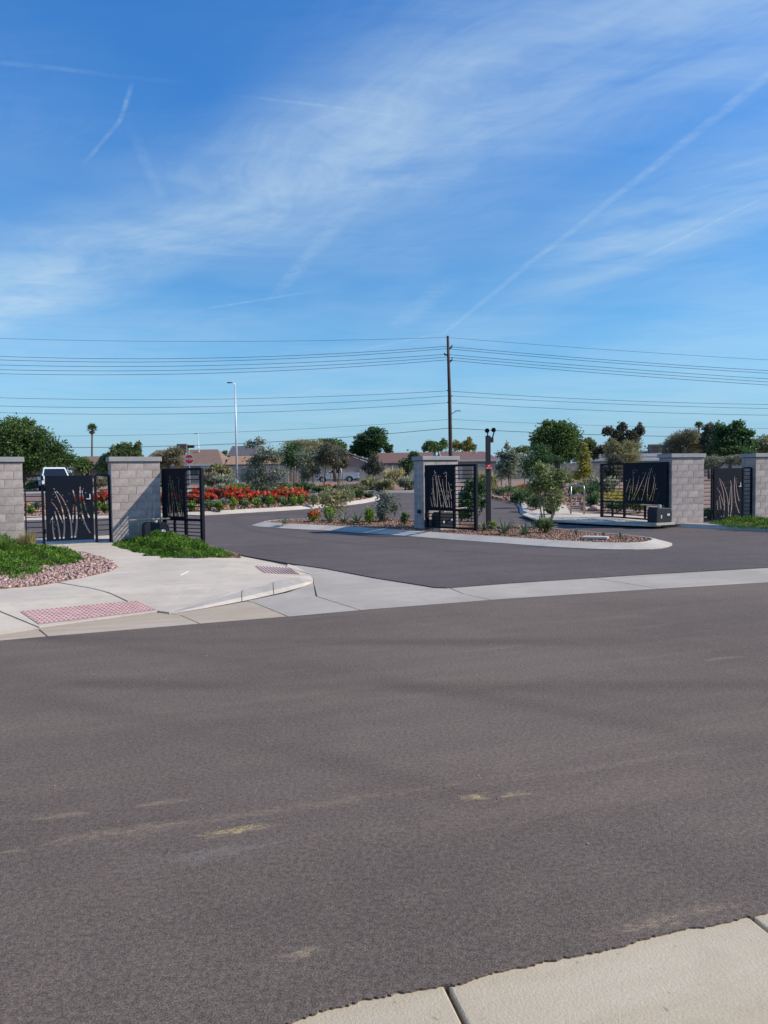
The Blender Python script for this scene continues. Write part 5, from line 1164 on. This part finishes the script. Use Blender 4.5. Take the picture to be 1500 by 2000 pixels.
def house(x0, x1, ridge_y, eave_y, Y, roof, wall, fascia, label, kind='gable', depth=9.0, hipl=0, hipr=0, windows=(), cooler=None, ov=0.5, turn=False, length=12.0):
    """x0,x1: roof ends in the picture; ridge along x; gable or hip ends"""
    a = at(x0, eave_y, Y); c = at(x1, eave_y, Y); zr = at((x0+x1)/2, ridge_y, Y+depth/2).z; ze = at((x0+x1)/2, eave_y, Y-ov).z; g0 = hz(Y)
    t = thing('house', label, 'house', ((a.x+c.x)/2, Y, g0), 0, 'houses beyond the far street'); W = c.x-a.x
    if turn: zr = at((x0+x1)/2, ridge_y, Y).z; depth = W; W = length; t.rotation_euler.z = -math.pi/2; t.location = ((a.x+c.x)/2-depth/2, Y+W/2, g0)
    zr -= g0; ze -= g0; hw = W/2
    y0, y1 = -ov, depth+ov; ym = depth/2; L, Rr = -hw, hw; ll = L + hipl*W; rl = Rr - hipr*W; th = 0.18
    b = MB(); v = [(L, y0, ze), (Rr, y0, ze), (Rr, y1, ze), (L, y1, ze), (ll, ym, zr), (rl, ym, zr)]
    f = [(0, 1, 5, 4), (2, 3, 4, 5)] + ([(3, 0, 4)] if hipl else []) + ([(1, 2, 5)] if hipr else [])
    b.add(v, f); b.add([(x, y, z-th) for x, y, z in v], [q[::-1] for q in f]); b.add([v[0], v[1], (v[1][0], v[1][1], ze-th), (v[0][0], v[0][1], ze-th)], [(0, 1, 2, 3)])
    rf = b.build('roof', roof, t)
    b = MB(); b.box((0, y0-0.03, ze-0.10), (W, 0.05, 0.26)); b.build('fascia', fascia, t)
    b = MB(); wl, wr = L+0.45, Rr-0.45
    b.box((0, ym, (ze-0.15)/2), (wr-wl, depth-0.3, ze-0.15))
    slope = (zr-ze)/(ym-y0)
    for s_, hip, xx in ((-1, hipl, wl), (1, hipr, wr)):
        if not hip: b.add([(xx, 0.15, ze-0.16), (xx, depth-0.15, ze-0.16), (xx, ym, zr-0.3), (xx-s_*0.1, 0.15, ze-0.16), (xx-s_*0.1, depth-0.15, ze-0.16), (xx-s_*0.1, ym, zr-0.3)], [(0, 1, 2), (5, 4, 3), (0, 2, 5, 3), (1, 4, 5, 2)])
    b.build('wall', wall, t)
    for s_, hip, xx in ((-1, hipl, L), (1, hipr, Rr)):
        if not hip:
            for ya, yb in ((y0, ym), (y1, ym)): q = MB(); q.tube([(xx, ya, ze-0.06), (xx, yb, zr-0.06)], 0.11, 4); q.build('rake_board', fascia, t)
    for wx, ww, wz, wh in windows:
        q = MB(); q.box((wx*hw, 0.12, wz), (ww+0.16, 0.10, wh+0.16)); w_ = q.build('window', FW, t); q = MB(); q.box((wx*hw, 0.06, wz), (ww, 0.04, wh)); q.build('pane', M['glass'], w_)
    q = MB(); q.tube([(hw*0.3, ym-1.0, zr-1.2), (hw*0.3, ym-1.0, zr+0.15)], 0.09, 6); q.build('vent_pipe', M['galv'], rf)
    if cooler:
        cx = at(cooler[0], ridge_y, Y+ym).x-(a.x+c.x)/2; q = MB(); q.box((cx, ym-1.2, zr+0.15), (1.5, 1.2, 1.35)); co = q.build('rooftop_cooler', M['galv'] if cooler[1] else STN, t, bevel=0.04)
        for k in range(5): q = MB(); q.box((cx, ym-1.815, zr-0.25+k*0.2), (1.1, 0.03, 0.05)); q.build('louvre', M['trim'], co)
        q = MB(); q.box((cx+1.2, ym-1.2, zr+0.42), (1.0, 0.6, 0.42)); q.build('duct', M['trim'], co)
    return t
house(137, 262, 891, 914, 112, RB, STN, FB, 'brown gabled house at the left behind the white truck', windows=[(-.55, 1.2, 1.7, 1.0), (-.1, 1.2, 1.7, 1.0)])
house(268, 437, 878.5, 907, 112, RB, STT, FW, 'long brown roofed house with a rooftop cooler above the stop sign', hipl=0.12, hipr=0.14, windows=[(-.3, 1.4, 1.6, 1.0), (.3, 1.4, 1.6, 1.0)], cooler=(361, 0))
house(441, 556, 890, 907, 113, RO, STP, FB, 'pink house with an orange tan roof behind the tall street light', depth=7, windows=[(.75, 1.2, 1.7, 1.0)])
house(445, 505, 871, 890, 135, RD, STG, FB, 'dark roofed house peeping over the orange tan roof', depth=9)
house(636, 724, 884, 903, 113, RR, STP, FB, 'pink house with its gable end to us behind the silver pickup', turn=True)
house(737, 850, 884, 904, 112, RR, STP, FB, 'pink house with a red brown roof left of the island pillar', windows=[(-.5, 1.1, 1.95, .7), (.4, 1.2, 1.7, 1.0)])
house(862, 976, 882, 898, 112, RR, STT, FW, 'tan house with a red brown hip roof behind the camera post', hipr=0.2, windows=[(.4, 1.2, 1.7, 1.0)])
house(985, 1045, 885, 897, 140, RG, STG, FW, 'far grey roofed house left of the big dark tree', hipl=.2, hipr=.2)
house(1150, 1330, 880, 897, 108, RG, STG, FW, 'long low grey roofed house behind the right drive gate', windows=[(-.4, 1.4, 1.6, 1.0), (.5, 1.4, 1.6, 1.0)], cooler=(1272, 0))
house(1345, 1480, 884, 899, 120, RG, STT, FW, 'grey roofed house behind the right walk gate', hipl=.15, windows=[(.2, 1.4, 1.6, 1.0)])
WALLM = simple('far_block_wall', (0.36, 0.32, 0.29), 0.9, var=0.12, scale=1.2)
_pb = {}
def far_wall(x0, x1, top, Y, label, m):
    a, c = at(x0, top, Y), at(x1, top, Y); g0 = hz(Y); h = max(1.4, a.z-g0); L = c.x-a.x; t = thing('block_wall', label, 'wall', (a.x, Y, g0), 0, 'block walls along the far street')
    n = max(1, round(L/3.2)); d = L/n
    for k in range(n):
        b = MB(); b.box(((k+.5)*d, 0, h/2), (d-0.42, 0.16, h)); b.build('wall_panel', m, t)
    for k in range(n+1): b = MB(); b.box((k*d, 0, h/2+0.04), (0.415, 0.26, h+0.08)); b.build('pier', m, t)
    for k in range(n): b = MB(); b.box(((k+.5)*d, 0, h+0.03), (d-0.42, 0.22, 0.055)); b.build('coping', m, t)
far_wall(395, 560, 912, 106, 'grey block wall along the far street behind the flower bed', WALLM)
far_wall(560, 705, 915, 106.5, 'block wall behind the silver pickup', simple('tan_block_wall', (0.42, 0.34, 0.27), 0.9, var=0.1))
far_wall(705, 900, 911, 106, 'purplish grey block wall left of the island pillar', WALLM)
far_wall(925, 1200, 908, 106.5, 'weathered tan block wall beyond the right verge', simple('weathered_block_wall', (0.40, 0.33, 0.27), 0.9, var=0.2, scale=.8))
far_wall(-60, 120, 922, 107, 'pinkish block wall at the far left behind the white truck', simple('pink_block_wall', (0.46, 0.31, 0.24), 0.9, var=0.1))
far_wall(1200, 1560, 911, 107.5, 'block wall at the far right behind the trees', WALLM)
kb = MB(); kb.box((0, 91.8, hz(92)+0.07), (500, 0.3, 0.18)); o = kb.build('far_kerb', M['kerb']); o['kind'] = 'structure'
sheet('far_sidewalk', [(-120, 103.3), (120, 103.3), (120, 105.2), (-120, 105.2)], 0.08, M['walk'], 6.0, 0.1)

# ------------------------------------------------------------------ pickups (nose towards -x)
def pickup(loc, rz, paint, label):
    t = thing('pickup_truck', label, 'pickup truck', loc, rz, 'pickup trucks'); W = 1.92; hw = W/2
    def arch(cx, r, z0, n=9): return [(cx+r*math.cos(math.pi*(1-k/(n-1))), z0+r*math.sin(math.pi*(1-k/(n-1)))) for k in range(n)]
    prof = [(-2.80, 0.50), (-2.25, 0.42)] + arch(-1.80, 0.47, 0.42) + [(-1.2, 0.40), (1.1, 0.40)] + arch(1.62, 0.47, 0.42) + [(2.2, 0.45), (2.78, 0.55), (2.80, 1.12), (0.75, 1.12), (0.72, 1.10), (-1.30, 1.10), (-1.9, 1.09), (-2.55, 1.03), (-2.78, 0.92)]
    b = MB(); b.prism(prof, -hw, hw); b.build('body', paint, t, bevel=0.03)
    b = MB(); b.box((1.78, 0, 1.14), (1.95, W-0.24, 0.02)); b.build('bed_liner', M['trim'], t)
    b = MB()
    for s_ in (-1, 1): b.box((1.78, s_*(hw-0.06), 1.17), (2.02, 0.10, 0.09))
    b.box((0.84, 0, 1.17), (0.08, W-0.22, 0.09)); b.box((2.75, 0, 1.17), (0.08, W-0.22, 0.09)); b.build('bed_rail', paint, t, bevel=0.01)
    cab = [(-1.32, 1.095), (0.76, 1.095), (0.62, 1.70), (0.48, 1.76), (-0.42, 1.78), (-0.58, 1.73)]
    v = []
    for s_ in (-1, 1):
        for x, z in cab: v.append((x, s_*(hw-0.04-0.20*max(0, (z-1.1)/0.68)), z))
    n = 6; b = MB(); b.add(v, [tuple(range(n)), tuple(range(2*n-1, n-1, -1))] + [(i, i+n, (i+1) % n+n, (i+1) % n) for i in range(n)]); cb = b.build('cab', paint, t, bevel=0.03)
    def y_at(z): return hw-0.04-0.20*max(0, (z-1.1)/0.68)
    for s_ in (-1, 1):
        for xs in (((-1.02, 1.16), (-0.28, 1.16), (-0.28, 1.66), (-0.52, 1.66)), ((-0.20, 1.16), (0.58, 1.16), (0.50, 1.66), (-0.20, 1.66))):
            b = MB(); b.add([(x, s_*(y_at(z)+0.006), z) for x, z in xs], [(0, 1, 2, 3)]); b.build('side_window', M['glass'], cb)
    def fr(x0, z0, x1, z1, inset, ofs): return [(x0+ofs, -(y_at(z0)-inset), z0), (x0+ofs, y_at(z0)-inset, z0), (x1+ofs, y_at(z1)-inset, z1), (x1+ofs, -(y_at(z1)-inset), z1)]
    b = MB(); b.add(fr(-1.24, 1.16, -0.66, 1.67, 0.09, -0.012), [(0, 1, 2, 3)]); b.build('windscreen', M['glass'], cb)
    b = MB(); b.add(fr(0.755, 1.18, 0.64, 1.66, 0.12, 0.012), [(0, 1, 2, 3)]); b.build('rear_window', M['glass'], cb)
    for cx in (-1.80, 1.62):
        for s_ in (-1, 1):
            b = MB(); b.tube([(cx, s_*(hw-0.26), 0.38), (cx, s_*(hw-0.24), 0.38), (cx, s_*(hw-0.02), 0.38), (cx, s_*hw, 0.38)], [0.34, 0.38, 0.38, 0.34], 20); wh = b.build('wheel', M['tyre'], t)
            b = MB(); b.tube([(cx, s_*(hw-0.05), 0.38), (cx, s_*(hw+0.012), 0.38)], [0.24, 0.22], 16); b.build('rim', M['rim'], wh)
            b = MB(); r0, r1 = 0.47, 0.53; q = []
            for k in range(10): a = math.pi*k/9; q += [(cx+r0*math.cos(a), s_*(hw+0.015), 0.42+r0*math.sin(a)), (cx+r1*math.cos(a), s_*(hw+0.015), 0.42+r1*math.sin(a)), (cx+r1*math.cos(a), s_*(hw-0.02), 0.42+r1*math.sin(a))]
            b.add(q, [(3*k, 3*k+1, 3*k+4, 3*k+3) for k in range(9)] + [(3*k+1, 3*k+2, 3*k+5, 3*k+4) for k in range(9)]); b.build('wheel_flare', paint, t)
    for s_ in (-1, 1):
        b = MB(); b.box((-2.76, s_*0.72, 0.86), (0.12, 0.36, 0.20)); b.build('headlight', M['lamp'], t, bevel=0.02)
        b = MB(); b.box((2.79, s_*0.86, 0.92), (0.05, 0.16, 0.34)); b.build('tail_light', M['taill'], t, bevel=0.01)
        b = MB(); b.box((-0.95, s_*(hw+0.12), 1.24), (0.10, 0.20, 0.24)); b.box((-0.95, s_*(hw+0.0), 1.17), (0.05, 0.2, 0.04)); b.build('wing_mirror', M['trim'], t, bevel=0.02)
        b = MB(); b.box((-0.10, s_*(hw+0.012), 1.02), (0.16, 0.03, 0.03)); b.build('door_handle', M['trim'], t)
    b = MB(); b.box((-2.80, 0, 0.84), (0.06, 1.04, 0.24)); b.build('grille', M['trim'], t, bevel=0.01)
    b = MB(); b.box((-2.84, 0, 0.56), (0.16, 1.86, 0.20)); b.build('front_bumper', M['rim'], t, bevel=0.03)
    b = MB(); b.box((2.86, 0, 0.56), (0.14, 1.80, 0.18)); b.build('rear_bumper', M['rim'], t, bevel=0.03)
    b = MB(); b.box((0.0, 0, 0.40), (5.0, 1.3, 0.16)); b.build('underbody', M['trim'], t)
    return t
p1 = at(659, 942, 99); pickup((p1.x, 98.5, hz(99)+0.01), 0.0, M['silver'], 'silver pickup truck parked side-on along the far street')
p2 = at(83, 960, 55); pickup((p2.x, 57, hz(57)+0.02), R(118), M['carwhite'], 'white pickup truck facing us above the left walk gate')

# ------------------------------------------------------------------ far-off wood behind the houses: one mass
cen = []
for x in np.arange(-150, 151, 4.0):
    Yq = random.uniform(165, 200); hh = random.uniform(3.2, 6.0); w = random.uniform(3, 5)
    g_ = rng.normal(size=(230, 3))*np.array([w*.42, 1.5, hh*.28]) + np.array([x*Yq/150, Yq, hz(Yq)+hh*0.5]); cen.append(g_)
cen = np.concatenate(cen); cen = cen[cen[:, 2] > 0.8]
v, f = leaves(cen, 0.9, 0.5); tag(link('distant_trees', npmesh('distant_trees', v, f), LM['mid']), 'distant green tree line behind the houses', 'trees', kind='stuff')
